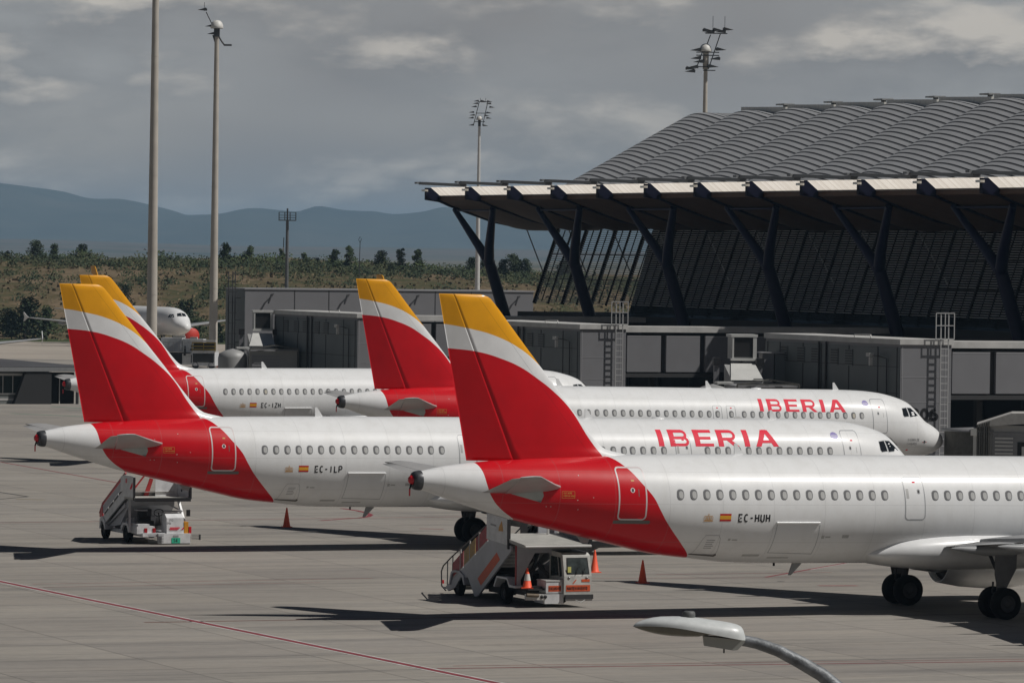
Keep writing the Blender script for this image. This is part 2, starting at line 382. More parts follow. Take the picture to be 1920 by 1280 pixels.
class Over:
    """flat (u,w) artwork cut into strips and laid on the fuselage skin"""
    def __init__(s): s.items = []
    def quads(s, qs, m, off): s.items.append((qs, m, off))
    def build(s, name, body, G, parent, side=1, wcut=.12, ucut=.4):
        mb = MB()
        for qs, m, off in s.items:
            bm = bmesh.new()
            for q in qs:
                vs = [bm.verts.new((p[0], p[1], 0)) for p in q]
                try: bm.faces.new(vs)
                except ValueError: pass
            ys = [v.co.y for v in bm.verts]; xs = [v.co.x for v in bm.verts]
            k = math.floor(min(ys)/wcut)+1
            while k*wcut < max(ys):
                bmesh.ops.bisect_plane(bm, geom=bm.verts[:]+bm.edges[:]+bm.faces[:], plane_co=(0, k*wcut, 0), plane_no=(0, 1, 0)); k += 1
            k = math.floor(min(xs)/ucut)+1
            while k*ucut < max(xs):
                bmesh.ops.bisect_plane(bm, geom=bm.verts[:]+bm.edges[:]+bm.faces[:], plane_co=(k*ucut, 0, 0), plane_no=(1, 0, 0)); k += 1
            bmesh.ops.triangulate(bm, faces=bm.faces[:])
            bm.verts.index_update()
            vs = []
            for v in bm.verts:
                p = body.surf(v.co.x, v.co.y, .0025+off*.35, side); vs.append((p.x-G, p.y, p.z))
            mb.add(vs, [[v.index for v in f.verts] for f in bm.faces], m, True); bm.free()
        return mb.build(name, parent)
def rrect(u0, u1, w0, w1, r, n=5):
    P = []
    for cx, cy, a in ((u1-r, w1-r, 0), (u0+r, w1-r, 90), (u0+r, w0+r, 180), (u1-r, w0+r, 270)):
        P += [(cx+r*math.cos(R(a+90*i/n)), cy+r*math.sin(R(a+90*i/n))) for i in range(n+1)]
    return P
def oval(cx, cy, rx, ry, n=16, p=2.6):
    o = []
    for i in range(n):
        a = 2*math.pi*i/n; c, s_ = math.cos(a), math.sin(a)
        o.append((cx+rx*abs(c)**(2/p)*(1 if c > 0 else -1), cy+ry*abs(s_)**(2/p)*(1 if s_ > 0 else -1)))
    return o

def fuselage_mesh(L, G, m):
    B = BODIES[L]; n = 120; us = []
    u = 0.0
    while u < 16: us.append(u); u += .12 if u < 1.2 else .5
    while u < L-7.2: us.append(u); u += 1.5
    d = 7.2
    while d > .02: us.append(L-d); d *= .93 if d < 3.4 else .96
    us.append(L-.004)
    mb = MB(); vs = []; fs = []
    for u in us:
        b, t, q = B.b(u), B.t(u), B.w(u)
        for k in range(n):
            a = 2*math.pi*k/n; vs.append((u-G, q*math.cos(a), (b+t)/2+(t-b)/2*math.sin(a)))
    for i in range(len(us)-1):
        for k in range(n): fs.append((i*n+k, i*n+(k+1) % n, (i+1)*n+(k+1) % n, (i+1)*n+k))
    fs.append(list(range((len(us)-1)*n, len(us)*n)))
    mb.add(vs, fs, m, True); return mb

LE = pchip([5.3, 5.80, 5.97, 6.12, 6.42, 7.1, 8.2, 9.18, 10.8, 11.45, 11.66, 11.76], [9.9, 9.25, 8.45, 7.78, 7.35, 6.72, 5.82, 4.97, 3.62, 3.08, 2.86, 2.55])
def TE(w): return 2.24+(0.92-2.24)*(w-5.65)/(11.76-5.65)
def airf(x):  # half thickness, x 0..1 from LE
    return 5*(.2969*math.sqrt(x)-.126*x-.3516*x*x+.2843*x**3-.1036*x**4)
def fin_mesh(G, m, part):
    mb = MB(); ws = [5.35, 5.5, 5.62, 5.7, 5.8, 5.9, 5.97, 6.05, 6.12, 6.25, 6.42, 6.7, 7.1, 7.6, 8.2, 8.7, 9.2, 9.8, 10.3, 10.8, 11.2, 11.45, 11.6, 11.68, 11.73, 11.76]
    if part == 'rudder': ws = [5.66]+[w for w in ws if w > 5.75]
    N = 22; vs = []; fs = []; rows = []
    for w in ws:
        te = TE(w); le = LE(w); le_s = 2.92+(7.35-2.92)*(11.7-w)/(11.7-6.42); ch = le_s-te
        hinge = te+ch*.30-(.06*(w-5.65)/6.1); HG = hinge-.012
        thick = .105*min(ch, 6.2)
        thick *= 1+max(0, (6.3-w))*.45
        if w > 11.6: thick *= math.sqrt(max(.02, (11.765-w)/.165))
        a, b = (te, hinge-.005) if part == 'rudder' else (hinge, le)
        row = []
        for i in range(N+1):
            s_ = i/N; s_ = s_ if part == 'rudder' else 1-(1-s_)**1.6
            u = a+(b-a)*s_
            x = (le_s-u)/ch
            if x < .0 or le > le_s+.05:
                x = (le-u)/(le-te)
                t = airf(max(0, min(1, x)))*thick*.92
                if x > .3: t = min(t*1.0, airf(max(0, min(1, (le_s-u)/ch)))*thick) if u < le_s-.3*ch else t
            else: t = airf(max(0, min(1, x)))*thick
            row.append((u, t))
        rows.append(row)
    for w, row in zip(ws, rows):
        dv = 0
        for u, t in row: dv = (row[-1][0]-u)*.15 if part == 'rudder' else 0; vs.append((u-G, t+dv, w))
        for u, t in row[::-1]: dv = (row[-1][0]-u)*.15 if part == 'rudder' else 0; vs.append((u-G, -t+dv, w))
    K = 2*(N+1)
    for i in range(len(ws)-1):
        for k in range(K): fs.append((i*K+k, i*K+(k+1) % K, (i+1)*K+(k+1) % K, (i+1)*K+k))
    fs.append(list(range(K))[::-1]); fs.append(list(range((len(ws)-1)*K, len(ws)*K)))
    mb.add(vs, fs, m, True); return mb
def lift_surface(G, secs, m, side, lo=0.0, hi=1.0, n=12, tc=.11, inc=0.0):
    """secs: (v, uLE, uTE, w); lo/hi chord fraction from LE"""
    mb = MB(); vs = []; fs = []; K = 2*(n+1)
    for j, (v, le, te, w) in enumerate(secs):
        ch = le-te; tk = tc*ch
        if j == len(secs)-1: tk *= .25
        top = []; bot = []
        for i in range(n+1):
            x = lo+(hi-lo)*(1-math.cos(math.pi*i/n))/2; h = airf(x)*tk; w_ = w+inc*ch*(.5-x)
            top.append((le-x*ch-G, -side*v, w_+h)); bot.append((le-x*ch-G, -side*v, w_-h))
        vs += top+bot[::-1]
    for i in range(len(secs)-1):
        for k in range(K): fs.append((i*K+k, i*K+(k+1) % K, (i+1)*K+(k+1) % K, (i+1)*K+k))
    fs.append(list(range(K))[::-1]); fs.append(list(range((len(secs)-1)*K, len(secs)*K)))
    mb.add(vs, fs, m, True); return mb
PITCH = .5334
WW = 4.55
def window_mesh(blind):
    mb = MB()
    o = oval(0, 0, .135, .185); mb.add([(x, -.010-.0*y, y) for x, y in o], [list(range(16))], m_wdark)  # dark oval behind an off-centre pane paints the shadow of a recess
    i = oval(.022, -.022, .088, .140); mb.add([(x, -.014, y) for x, y in i], [list(range(16))], blind)
    rg = oval(0, 0, .150, .200)
    vs = [(x, -.002, y) for x, y in rg]+[(x, -.012, y) for x, y in o]
    mb.add(vs, [(k, (k+1) % 16, 16+(k+1) % 16, 16+k) for k in range(16)], m_line)
    return mb.mesh('window')
WIN = [window_mesh(m_wlite), window_mesh(m_wlite), window_mesh(m_wlite), window_mesh(m_wbeige)]

def wheel_mesh(r=.60, w=.42):
    mb = MB()
    mb.lathe([(r*.52, -w/2*.8), (r*.60, -w/2), (r*.86, -w/2), (r*.96, -w*.40), (r, -w*.2), (r, w*.2), (r*.96, w*.40), (r*.86, w/2), (r*.60, w/2), (r*.52, w/2*.8)], m_dark, 28, 'y')
    t = MB(); t.lathe([(.001, -w*.30), (r*.2, -w*.34), (r*.25, -w*.22), (r*.48, -w*.25), (r*.53, -w*.44), (r*.53, w*.44), (r*.48, w*.25), (r*.25, w*.22), (r*.2, w*.34), (.001, w*.30)], m_steel2, 20, 'y')
    return mb.mesh('tyre'), t.mesh('rim')
m_steel2 = mat('gear_grey', (.035, .035, .038), .5, .3, noise=.3)
TYRE, RIM = wheel_mesh()

def airliner(name, label, L, base, th, ph, group, reg=None, title=None, emblem=True, tail='fin', doors=None, gear_dz=0.0, port_name=None, detail=True, tipant=False):
    G = L-21.98 if L > 40 else L-17.71
    if L > 40: G = 22.53
    B = BODIES[L]
    root = thing(name, label, 'airliner', base, th, group, -ph)
    P = lambda n, mb: mb.build(n, root)
    key = '%d' % L
    red = tail == 'fin'
    mbody = livery('body_'+key if red else 'bodyplain_'+key, G, 'body' if red else 'plain')
    mfin = livery('fin_'+key if red else 'finplain_'+key, G, 'fin' if red else 'plain')
    P('fuselage', fuselage_mesh(L, G, mbody))
    # tail cone outlet
    mb = MB(); mb.lathe([(.24, -.12), (.30, -.10), (.345, .0), (.362, .14), (.36, .2)], m_apu, 28, 'x', (.11-G, 0, 4.93))
    mb.lathe([(.001, -.005), (.25, -.005)], m_black, 20, 'x', (-.0-G, 0, 4.93))
    ex = P('exhaust', mb)
    mb = MB(); mb.lathe([(.001, -.13), (.10, -.12), (.17, -.04), (.18, .06)], m_red, 18, 'x', (-.02-G, 0, 4.95)); mb.tube([(-.08-G, -.08, 4.8), (-.14-G, -.1, 4.62)], .03, m_dark, 6); mb.box((-.14-G, -.1, 4.50), (.05, .03, .26), m_red)
    o = mb.build('exhaust_cover', ex)
    P('fin', fin_mesh(G, mfin, 'fin')); P('rudder', fin_mesh(G, mfin, 'rudder'))
    if tipant:
        mb = MB(); mb.prism([(1.45-G, 11.7), (2.03-G, 11.7), (1.78-G, 12.16), (1.50-G, 12.16)], 'y', -.03, .03, mat('fin_yellow', YEL, .35)); P('fin_tip_antenna', mb)
    for s in (1, -1):
        secs = [(.5, 5.9, 2.35, 4.58), (1.2, 5.45, 2.25, 4.66), (2.5, 4.62, 1.98, 4.82), (5.5, 2.75, 1.38, 5.24), (5.95, 2.45, 1.30, 5.31), (6.15, 2.18, 1.27, 5.335), (6.225, 1.95, 1.3, 5.34)]
        st = lift_surface(G, secs, m_stab, s, 0, .70, 12, .085, .07).build('stabilizer', root)
        lift_surface(G, [(v, a, b, w) for v, a, b, w in secs if 1.0 < v < 6.1], m_stab, s, .715, 1.0, 12, .085, .07).build('elevator', st)
    # stabilizer seal plate on the skin
    ov = Over(); ov.quads([[(3.50, 4.50), (4.62, 4.20), (4.70, 4.45), (4.62, 4.78), (4.20, 4.90), (3.50, 4.72)]], mat('plate_grey', (.36, .38, .37), .45, noise=.1), .012)
    for s in (1, -1): ov.build('stabilizer_plate', B, G, root, s)
    # belly fairing
    mb = MB(); u0, u1 = G-4.3, G+8.8; vs = []; fs = []; n = 44
    dq = [0, .06, .15, .3, .6, 1.2, 2, 3, 4.5]; fT = pchip(dq, [2.30, 2.38, 2.46, 2.57, 2.74, 2.98, 3.14, 3.24, 3.32]); fB = pchip(dq, [2.26, 2.16, 2.07, 1.98, 1.88, 1.78, 1.70, 1.66, 1.62]); fW = pchip(dq, [1.10, 1.22, 1.32, 1.44, 1.62, 1.88, 2.04, 2.12, 2.16])
    us = [0, .06, .15, .3, .45, .6, .9, 1.2, 1.6, 2, 2.5, 3, 4, 6, 8, 9.1, 10.1, 11.1, 12.1, 12.8, 13.1]
    for a in us:
        d = min(a, (13.1-a)*.55); d = min(d, 4.5); tT, tB, tW = fT(d), fB(d), fW(d); cz = (tT+tB)/2; hh = (tT-tB)/2; u = u0+a
        for i in range(n):
            t = 2*math.pi*i/n; c, s_ = math.cos(t), math.sin(t)
            vs.append((u-G, tW*abs(c)**.75*(1 if c > 0 else -1), cz+hh*abs(s_)**.9*(1 if s_ > 0 else -1)))
    for i in range(len(us)-1):
        for k in range(n): fs.append((i*n+k, i*n+(k+1) % n, (i+1)*n+(k+1) % n, (i+1)*n+k))
    mb.add(vs, fs, m_white, True); P('belly_fairing', mb)
    # wings
    for s in (1, -1):
        secs = [(1.2, G+6.6, G-1.3, 2.62), (2.1, G+6.1, G-1.35, 2.72), (6.4, G+3.86, G-.95, 3.08), (11.5, G+1.2, G-1.9, 3.58), (16.4, G-1.35, G-2.95, 4.08), (16.95, G-1.75, G-3.1, 4.15)]
        wg = lift_surface(G, secs, m_grey, s, 0, .80, 14, .115).build('wing', root)
        fl = [(v, a, b, w) for v, a, b, w in secs if v < 12]; fl[0] = (2.15, G+6.1, G-1.35, 2.72)
        def drop(z, f): return [(v, a-.02, b-.16*f, w-z) for v, a, b, w in z_]
        z_ = fl[:3]; a_ = lift_surface(G, [(v, le, te-.12, w-.10) for v, le, te, w in fl[:2]+[(6.3, G+3.9, G-1.0, 3.08)]], m_grey, s, .81, 1.0, 6, .12).build('flap', wg)
        a_ = lift_surface(G, [(6.5, G+3.8, G-1.05, 3.0)]+[(11.9, G+1.0, G-2.05, 3.55)], m_grey, s, .81, 1.0, 6, .12).build('flap', wg)
        lift_surface(G, [(12.1, G+.88, G-2.02, 3.63), (16.2, G-1.25, G-2.9, 4.06)], m_grey, s, .81, 1.0, 6, .12).build('aileron', wg)
        for v, ut, w in ((4.2, G-1.1, 2.86), (8.1, G-1.35, 3.16), (11.6, G-2.0, 3.5)):
            q = MB(); q.tube([(ut-1.25-G, -s*v, w-.18), (ut-.9-G, -s*v, w-.2), (ut+.2-G, -s*v, w-.27), (ut+1.4-G, -s*v, w-.26), (ut+2.6-G, -s*v, w-.1)], [.02, .10, .2, .2, .04], m_grey, 10); q.build('flap_fairing', wg)
        q = MB(); q.prism([(-1.5, 4.15), (-3.15, 4.15), (-3.65, 4.85), (-3.35, 4.9), (-2.4, 4.45)], 'y', -s*16.98-.03, -s*16.98+.03, m_white); q.prism([(-1.7, 4.15), (-3.15, 4.15), (-3.5, 3.6), (-3.3, 3.55)], 'y', -s*16.98-.03, -s*16.98+.03, m_white); q.build('wingtip_fence', wg)
        # engine
        e = MB(); c = (G+4.4-G, -s*5.75, 1.72)
        e.lathe([(.86, 1.9), (.93, 2.22), (1.02, 2.3), (1.12, 2.1), (1.22, 1.4), (1.24, .4), (1.16, -.8), (1.0, -1.75), (.95, -1.78), (.93, -1.5)], m_white, 36, 'x', c)
        eng = P('engine', e)
        e = MB(); e.lathe([(.62, -1.3), (.60, -2.0), (.52, -2.6), (.47, -2.95), (.44, -2.9)], m_alu, 28, 'x', c); e.lathe([(.3, -2.6), (.22, -3.1), (.02, -3.55)], m_steel, 20, 'x', c); e.lathe([(.001, -1.55), (.9, -1.5)], m_black, 24, 'x', c); e.build('nozzle', eng)
        e = MB(); e.lathe([(.001, 1.75), (.1, 1.7), (.28, 1.35), (.86, 1.30)], m_dark, 24, 'x', c); e.build('fan', eng)
        e = MB(); e.prism([(6.5, 2.75), (2.4, 2.75), (1.2, 3.0), (2.0, 2.35), (5.2, 2.5)], 'y', -s*5.75-.17, -s*5.75+.17, m_white); e.build('pylon', eng)
        # main gear
        gz = -gear_dz
        g = MB(); g.tube([(.15, -s*3.5, 2.75), (0, -s*3.8, .62+gz)], [.17, .13], m_steel2, 10); g.tube([(0, -s*3.8-.62, .60+gz), (0, -s*3.8+.62, .60+gz)], .09, m_steel2, 8)
        g.tube([(.35, -s*2.4, 2.3), (.05, -s*3.7, 1.5+gz)], .07, m_steel2, 8); g.tube([(-.3, -s*3.8, 1.4+gz), (-.32, -s*3.8, 1.0+gz), (-.05, -s*3.8, .8+gz)], .04, m_steel2, 6)
        ge = P('main_gear', g)
        d = MB(); d.prism([(-.42, 2.75), (.52, 2.75), (.5, 1.9), (.1, 1.18+gz), (-.3, 1.18+gz), (-.42, 1.7)], 'y', -s*4.12-.02, -s*4.12+.02, m_geard); d.build('gear_door', ge)
        for dy in (-.465, .465):
            inst('tyre', TYRE, ge, (0, -s*3.8+dy, .60+gz)); inst('rim', RIM, ge, (0, -s*3.8+dy, .60+gz))
    ng = L-5.07-G; g = MB(); gz = -gear_dz
    g.tube([(ng-.1, 0, 2.3), (ng, 0, .38+gz)], [.11, .09], m_steel2, 8); g.tube([(ng, -.34, .38+gz), (ng, .34, .38+gz)], .06, m_steel2, 6); ge = P('nose_gear', g)
    for dy in (-.25, .25):
        for me, nm in ((TYRE, 'tyre'), (RIM, 'rim')):
            o = inst(nm, me, ge, (ng, dy, .38+gz)); o.scale = (.63, .5, .63)
    # cockpit glazing (both sides), windscreen
    e = L
    gl = [[(e-2.40, 5.02), (e-2.20, 4.55), (e-2.62, 4.46), (e-2.83, 4.92)], ]
    side_w = [[(e-3.32, 4.96), (e-2.98, 5.0), (e-2.93, 4.53), (e-3.27, 4.50), (e-3.34, 4.6)], [(e-2.90, 5.0), (e-2.60, 4.98), (e-2.16, 4.55), (e-2.84, 4.50)]]
    for s in (1, -1):
        for q in side_w:
            cx = sum(p[0] for p in q)/len(q); cy = sum(p[1] for p in q)/len(q)
            ov = Over(); ov.quads([[(cx+(a-cx)*1.10, cy+(b-cy)*1.12) for a, b in q]], m_line, .008); ov.quads([q], m_glass, .016)
            ov.build('cockpit_window', B, G, root, s)
    fw = MB()
    for s in (1, -1):
        q = [(e-2.06, .03, 0), (e-2.62, .03, 0), (e-2.52, .72, 0), (e-2.02, .74, 0)]
        vs = []
        for u, v, _ in ((e-1.78, .05, 0), (e-2.30, .05, 0), (e-2.32, .62, 0), (e-1.96, .72, 0)):
            b, t, w_ = B.b(u), B.t(u), B.w(u); z = (b+t)/2+(t-b)/2*math.sqrt(max(0, 1-(v/w_)**2)); vs.append((u-G+.03, -s*v, z+.035))
        fw.add(vs, [(0, 1, 2, 3)], m_glass)
    P('windscreen', fw)
    if not detail: return root
    # cabin windows: runs given as (first u, count)
    if L > 40: runs = [(10.02, 17), (20.72, 8), (20.72+8*PITCH, 6), (28.62-.52, 4), (31.94, 13)]
    else: runs = [(10.02, 17), (10.02+17*PITCH, 6), (22.29, 1), (23.15, 1), (23.95, 15)]
    k = 0
    for u0, n in runs:
        for i in range(n):
            u = u0+i*PITCH
            p = B.surf(u, WW, 0)
            dw = B.surf(u+.2, WW, 0).y-B.surf(u-.2, WW, 0).y
            o = inst('window', WIN[(k*7+int(base[1])) % 4 if (k*5) % 11 == 3 else 0], root, (u-G, p.y-.004, WW))
            o.rotation_euler = (-math.atan2((WW-3.93)/2.05**2, 1/1.975), 0, math.atan2(dw, .4)); k += 1
    # doors
    ds = [(7.60, 8.66, 3.60, 5.50, 'aft')]
    if L > 40: ds += [(19.42, 20.26, 3.63, 5.22, 'mid'), (30.32, 31.10, 3.75, 5.22, 'mid')]
    ds += [(L-5.42, L-4.50, 3.55, 5.48, 'fwd')]
    for u0, u1, w0, w1, kd in ds:
        r = rrect(u0, u1, w0, w1, .14); dm = mbody
        ov = Over(); ov.quads([r], dm, .004); d = ov.build('door', B, G, root, 1, .08, .12)
        ov = Over(); ov.quads(strip2d(r+[r[0]], .045 if kd != 'aft' else .055), m_lineW if (kd == 'aft' and red) else m_line, .010); ov.build('door_frame', B, G, d)
        cu = (u0+u1)/2
        ov = Over(); ov.quads([oval(cu+(.0 if kd == 'aft' else .18 if kd == 'mid' else -.1), 4.68, .085, .095, 14, 2)], m_lineW if kd == 'aft' else m_line, .010); ov.quads([oval(cu+(.0 if kd == 'aft' else .18 if kd == 'mid' else -.1), 4.68, .055, .06, 12, 2)], m_black, .014); ov.build('door_window', B, G, d)
        ov = Over(); ov.quads([[(cu+.22, 4.45), (cu+.25, 4.45), (cu+.25, 4.72), (cu+.22, 4.72)]] if kd != 'mid' else [[(u0+.06, 4.42), (u0+.17, 4.42), (u0+.17, 4.78), (u0+.06, 4.78)]], m_sill if kd == 'aft' else m_wlite, .012)
        ov.build('door_handle', B, G, d)
        ov = Over(); ov.quads([[(cu-.02, 5.0), (cu+.10, 5.0), (cu+.10, 5.06), (cu-.02, 5.06)]], m_gold if kd == 'aft' else m_brand, .012); ov.build('door_label', B, G, d)
        if kd == 'aft':
            ov = Over(); ov.quads([rrect(u0-.14, u1+.20, w0-.16, w0-.03, .05, 3)], m_sill, .018); ov.build('door_sill', B, G, root)
    if L < 40:
        for u in (22.29, 23.15):
            r = rrect(u-.27, u+.27, 4.05, 5.02, .08); ov = Over(); ov.quads(strip2d(r+[r[0]], .03), m_line, .01); ov.quads([[(u-.04, 4.86), (u+.06, 4.86), (u+.06, 4.92), (u-.04, 4.92)]], m_brand, .012); ov.build('overwing_exit', B, G, root)
    # cargo door with its upper hinge fairing
    if L > 40 or True:
        ov = Over(); r = [(14.02, 3.44), (13.98, 2.35), (15.84, 2.30), (15.82, 3.44)]; ov.quads(strip2d(r, .022), m_line, .008); cdn = ov.build('cargo_door', B, G, root)
        q = MB(); a, b = B.surf(13.98, 3.51, .03), B.surf(15.80, 3.51, .03); q.tube([(a.x-G, a.y, a.z), (b.x-G, b.y, b.z)], .035, m_white, 10); q.build('hinge', cdn)
        ov = Over(); r = [(10.98, 2.28), (11.10, 2.86), (11.2, 3.02), (11.72, 3.02), (11.80, 2.9), (11.92, 2.28), (10.98, 2.28)]; ov.quads(strip2d(r, .016), m_line, .008)
        ov.quads([[(11.14, 2.24), (11.94, 2.18), (11.98, 2.24), (11.90, 2.32), (11.86, 2.25), (10.92, 2.30), (10.9, 2.26)]], m_sill, .012)
        for i in range(5): ov.quads([[(11.28, 2.82-i*.075), (11.62-.03*(i % 3), 2.82-i*.075), (11.62-.03*(i % 3), 2.845-i*.075), (11.28, 2.845-i*.075)]], m_inkg, .01)
        ov.build('access_panel', B, G, root)
        for u, w, a, b in ((12.12, 2.82, .10, .08), (12.28, 2.82, .22, .05), (15.98, 2.9, .12, .12), (16.14, 2.93, .22, .06), (16.85, 2.92, .28, .12), (13.0, 2.2, .7, .08), (14.1, 2.12, .9, .05)):
            ov = Over(); ov.quads([[(u, w), (u+a, w), (u+a, w+b), (u, w+b)]], m_wlite, .001); ov.build('placard', B, G, root)
        for u, w in ((4.85, 4.95), (5.02, 4.95), (4.85, 4.05), (5.02, 4.05), (6.1, 5.2), (6.0, 4.3), (6.6, 4.4), (6.05, 3.95)):
            ov = Over(); ov.quads([oval(u, w, .02, .02, 8, 2)], m_wlite, .001); ov.build('static_port', B, G, root)
        ov = Over()
        for i in range(2):
            for k, st in enumerate(text2d('CORTAR AQUI' if i == 0 else 'CUT HERE', 5.46, 4.42+i*.10, .065, .013, .7, .35)[0]): ov.quads(st, m_gold, .001)
        ov.quads(strip2d([(5.40, 4.37), (5.88, 4.37), (5.88, 4.62), (5.40, 4.62), (5.40, 4.37)], .012), m_gold, .002); ov.build('rescue_marking', B, G, root)
    # blade aerials
    q = MB()
    for u, sgn in ((L*.60, 1), (L*.815, 1), (13.3, 1)):
        if sgn > 0: q.prism([(u-.18-G, 5.93), (u+.22-G, 5.93), (u-.10-G, 6.38), (u-.2-G, 6.38)], 'y', -.02, .02, m_white)
    P('antenna', q)
    q = MB(); q.prism([(15.7-G, 1.95), (16.15-G, 1.95), (15.62-G, 1.42), (15.52-G, 1.42)], 'y', -.03, .03, m_grey); q.box((14.9-G, 0, 1.84), (.07, .05, .14), m_dark); q.prism([(6.6-G, 3.0), (7.2-G, 2.85), (7.1-G, 2.62), (6.85-G, 2.66)], 'y', -.04, .04, m_grey); q.prism([(27.2-G, 1.7), (27.5-G, 1.7), (27.1-G, 1.3), (27.0-G, 1.3)], 'y', -.03, .03, m_grey)
    P('drain_mast', q)
    q = MB(); q.lathe([(.32, 0), (.28, .06), (.001, .09)], m_white, 20, 'z', (L*.68-G, 0, 5.95)); P('antenna_dome', q)
    if emblem:
        ov = Over(); cu, cw = 11.16, 3.60
        for i, dx in enumerate((-.15, -.075, 0, .075, .15)):
            ov.quads(strip2d(arc(cu+dx*.9, cw+.05, .045, .11, 200, -20, 8), .016), m_gold, .008+.001*i)
        ov.quads([[(cu-.19, cw-.05), (cu+.19, cw-.05), (cu+.19, cw-.02), (cu-.19, cw-.02)]], m_gold, .008); ov.quads([[(cu-.17, cw-.01), (cu+.17, cw-.01), (cu+.17, cw+.01), (cu-.17, cw+.01)]], m_gold, .008)
        ov.quads([[(cu-.012, cw+.15), (cu+.012, cw+.15), (cu+.012, cw+.24), (cu-.012, cw+.24)]], m_gold, .0145); ov.build('crown_emblem', B, G, root)
        ov = Over()
        for a, b, m in ((3.56, 3.632, m_flagr), (3.632, 3.768, m_flagy), (3.768, 3.84, m_flagr)): ov.quads([[(11.62, a), (12.08, a), (12.08, b), (11.62, b)]], m, .008)
        ov.build('flag', B, G, root)
    if reg:
        ov = Over(); qs, _ = text2d(reg, 12.40, 3.52, .32, .054, .74, .36)
        for k, st in enumerate(qs): ov.quads(st, m_ink, .008+.0012*(k % 4))
        ov.build('registration', B, G, root)
    if title:
        u0, u1, w0, w1 = title; ov = Over(); h = w1-w0; W = u1-u0
        adv = {'I': .42, 'B': 1.0, 'E': .92, 'R': 1.0, 'A': 1.12}; tot = sum(adv[c] for c in 'IBERIA')+.18*5; x = u0; k = 0; sw = .21
        for c in 'IBERIA':
            cw = adv[c]*W/tot; uu = cw/adv[c]
            if c == 'I': pl = [[(.21, 0), (.21, 1)]]
            elif c == 'E': pl = [[(.15, 0), (.15, 1)], [(.15, .91), (.88, .91)], [(.15, .5), (.80, .5)], [(.15, .09), (.90, .09)]]
            elif c == 'B': pl = [[(.15, 0), (.15, 1)], [(.15, .91), (.66, .91)]+arc(.66, .71, .16, .20, 90, -90, 6)[1:]+[(.15, .51)], [(.15, .51), (.70, .51)]+arc(.70, .30, .17, .21, 90, -90, 6)[1:]+[(.15, .09)]]
            elif c == 'R': pl = [[(.15, 0), (.15, 1)], [(.15, .91), (.66, .91)]+arc(.66, .68, .18, .23, 90, -90, 6)[1:]+[(.15, .45)], [(.50, .45), (.88, 0)]]
            else: pl = [[(.14, 0), (.52, 1)], [(.60, 1), (.98, 0)], [(.25, .30), (.88, .30)], [(.46, .93), (.66, .93)]]
            for l in pl:
                hz = abs(l[0][1]-l[-1][1]) < .2 and len(l) == 2; wdt = .17 if (hz or len(l) > 2) else sw*1.15
                # work in (u,w) scaled space
                pts = [(x+a*uu, w0+b*h) for a, b in l]
                if hz or len(l) > 2: st = strip2d(pts, .17*h)
                else:
                    hw = sw*uu*.60; (ax, ay), (bx_, by) = pts; st = [(Vector((ax-hw, ay)), Vector((ax+hw, ay)), Vector((bx_+hw, by)), Vector((bx_-hw, by)))]
                ov.quads(st, m_brand, .008+.0012*(k % 5)); k += 1
            x += cw+.18*W/tot
        ov.build('title_lettering', B, G, root, 1, .05, .4)
        ov = Over(); cu, cw = L-5.78, 5.24; ov.quads([oval(cu, cw, .20, .17, 20, 2)], m_purp, .008); ov.quads([[(cu-.17, cw-.02), (cu+.17, cw+.01), (cu+.16, cw+.03), (cu-.17, cw)]], m_wlite, .011); ov.build('alliance_disc', B, G, root)
    if port_name:
        ov = Over(); y = 3.10
        for tx in port_name:
            qs, _ = text2d(tx, L-3.02, y, .15, .022, .75, .3)
            for k, st in enumerate(qs): ov.quads(st, m_inkg, .008+.001*(k % 3))
            y -= .23
        ov.quads([[(L-1.96, 3.02), (L-1.62, 3.04), (L-1.62, 3.07), (L-1.96, 3.05)]], m_flagr, .010); ov.quads([oval(L-1.79, 3.045, .07, .09, 12, 2)], m_apu, .008); ov.quads([[(L-2.98, 2.55), (L-2.85, 2.55), (L-2.85, 2.62), (L-2.98, 2.62)]], m_brand, .008)
        ov.build('name_lettering', B, G, root)
    return root

TH0 = 23.6158
def root_at(X, Z, thd, G): t = R(thd); return (X+G*math.cos(t), Z+G*math.sin(t), 0)
GRP = 'airliners with red and yellow tails parked in a row'
airliner('airliner', 'white airliner with red, white and yellow tail, registration EC-HUH, nearest and largest', 44.51, root_at(-3.5755, 180.234, 24.21, 22.53), R(24.21), R(-.64), GRP, 'EC-HUH', (29.4, 35.6, 4.74, 5.50))
airliner('airliner', 'white airliner with red, white and yellow tail, registration EC-ILP, on the left behind the nearest', 44.51, root_at(-20.797, 217.41, 23.997, 22.53), R(23.997), R(-.365), GRP, 'EC-ILP', (29.40, 35.70, 4.74, 5.49))
airliner('airliner', 'white airliner whose yellow-topped tail rises mid-picture and whose nose points at wall number 306', 37.57, root_at(-9.56, 273.6, 22.5, 19.86), R(22.5), R(-.60), GRP, None, (24.9, 30.45, 4.72, 5.42), port_name=('SIERRA DE', 'CAMEROS'), gear_dz=-.12)
airliner('airliner', 'white airliner with red, white and yellow tail, registration EC-IZH, farthest of the row at left', 37.57, root_at(-27.80, 308.43, 23.76, 19.86), R(23.76), R(.03), GRP, 'EC-IZH', (24.9, 30.45, 4.72, 5.42))

# ------------------------------------------------------------------ setting
E0 = Vector((-7.30, 418.58, 0)); FA = 0.39778
HV = Vector((math.cos(FA), math.sin(FA), 0)); DV = Vector((math.sin(FA), -math.cos(FA), 0))
def FW(t, L, z=0.0): return E0+DV*t+HV*L+Vector((0, 0, z))
def to_TL(p): q = Vector((p[0], p[1], 0))-E0; return q.dot(DV), q.dot(HV)

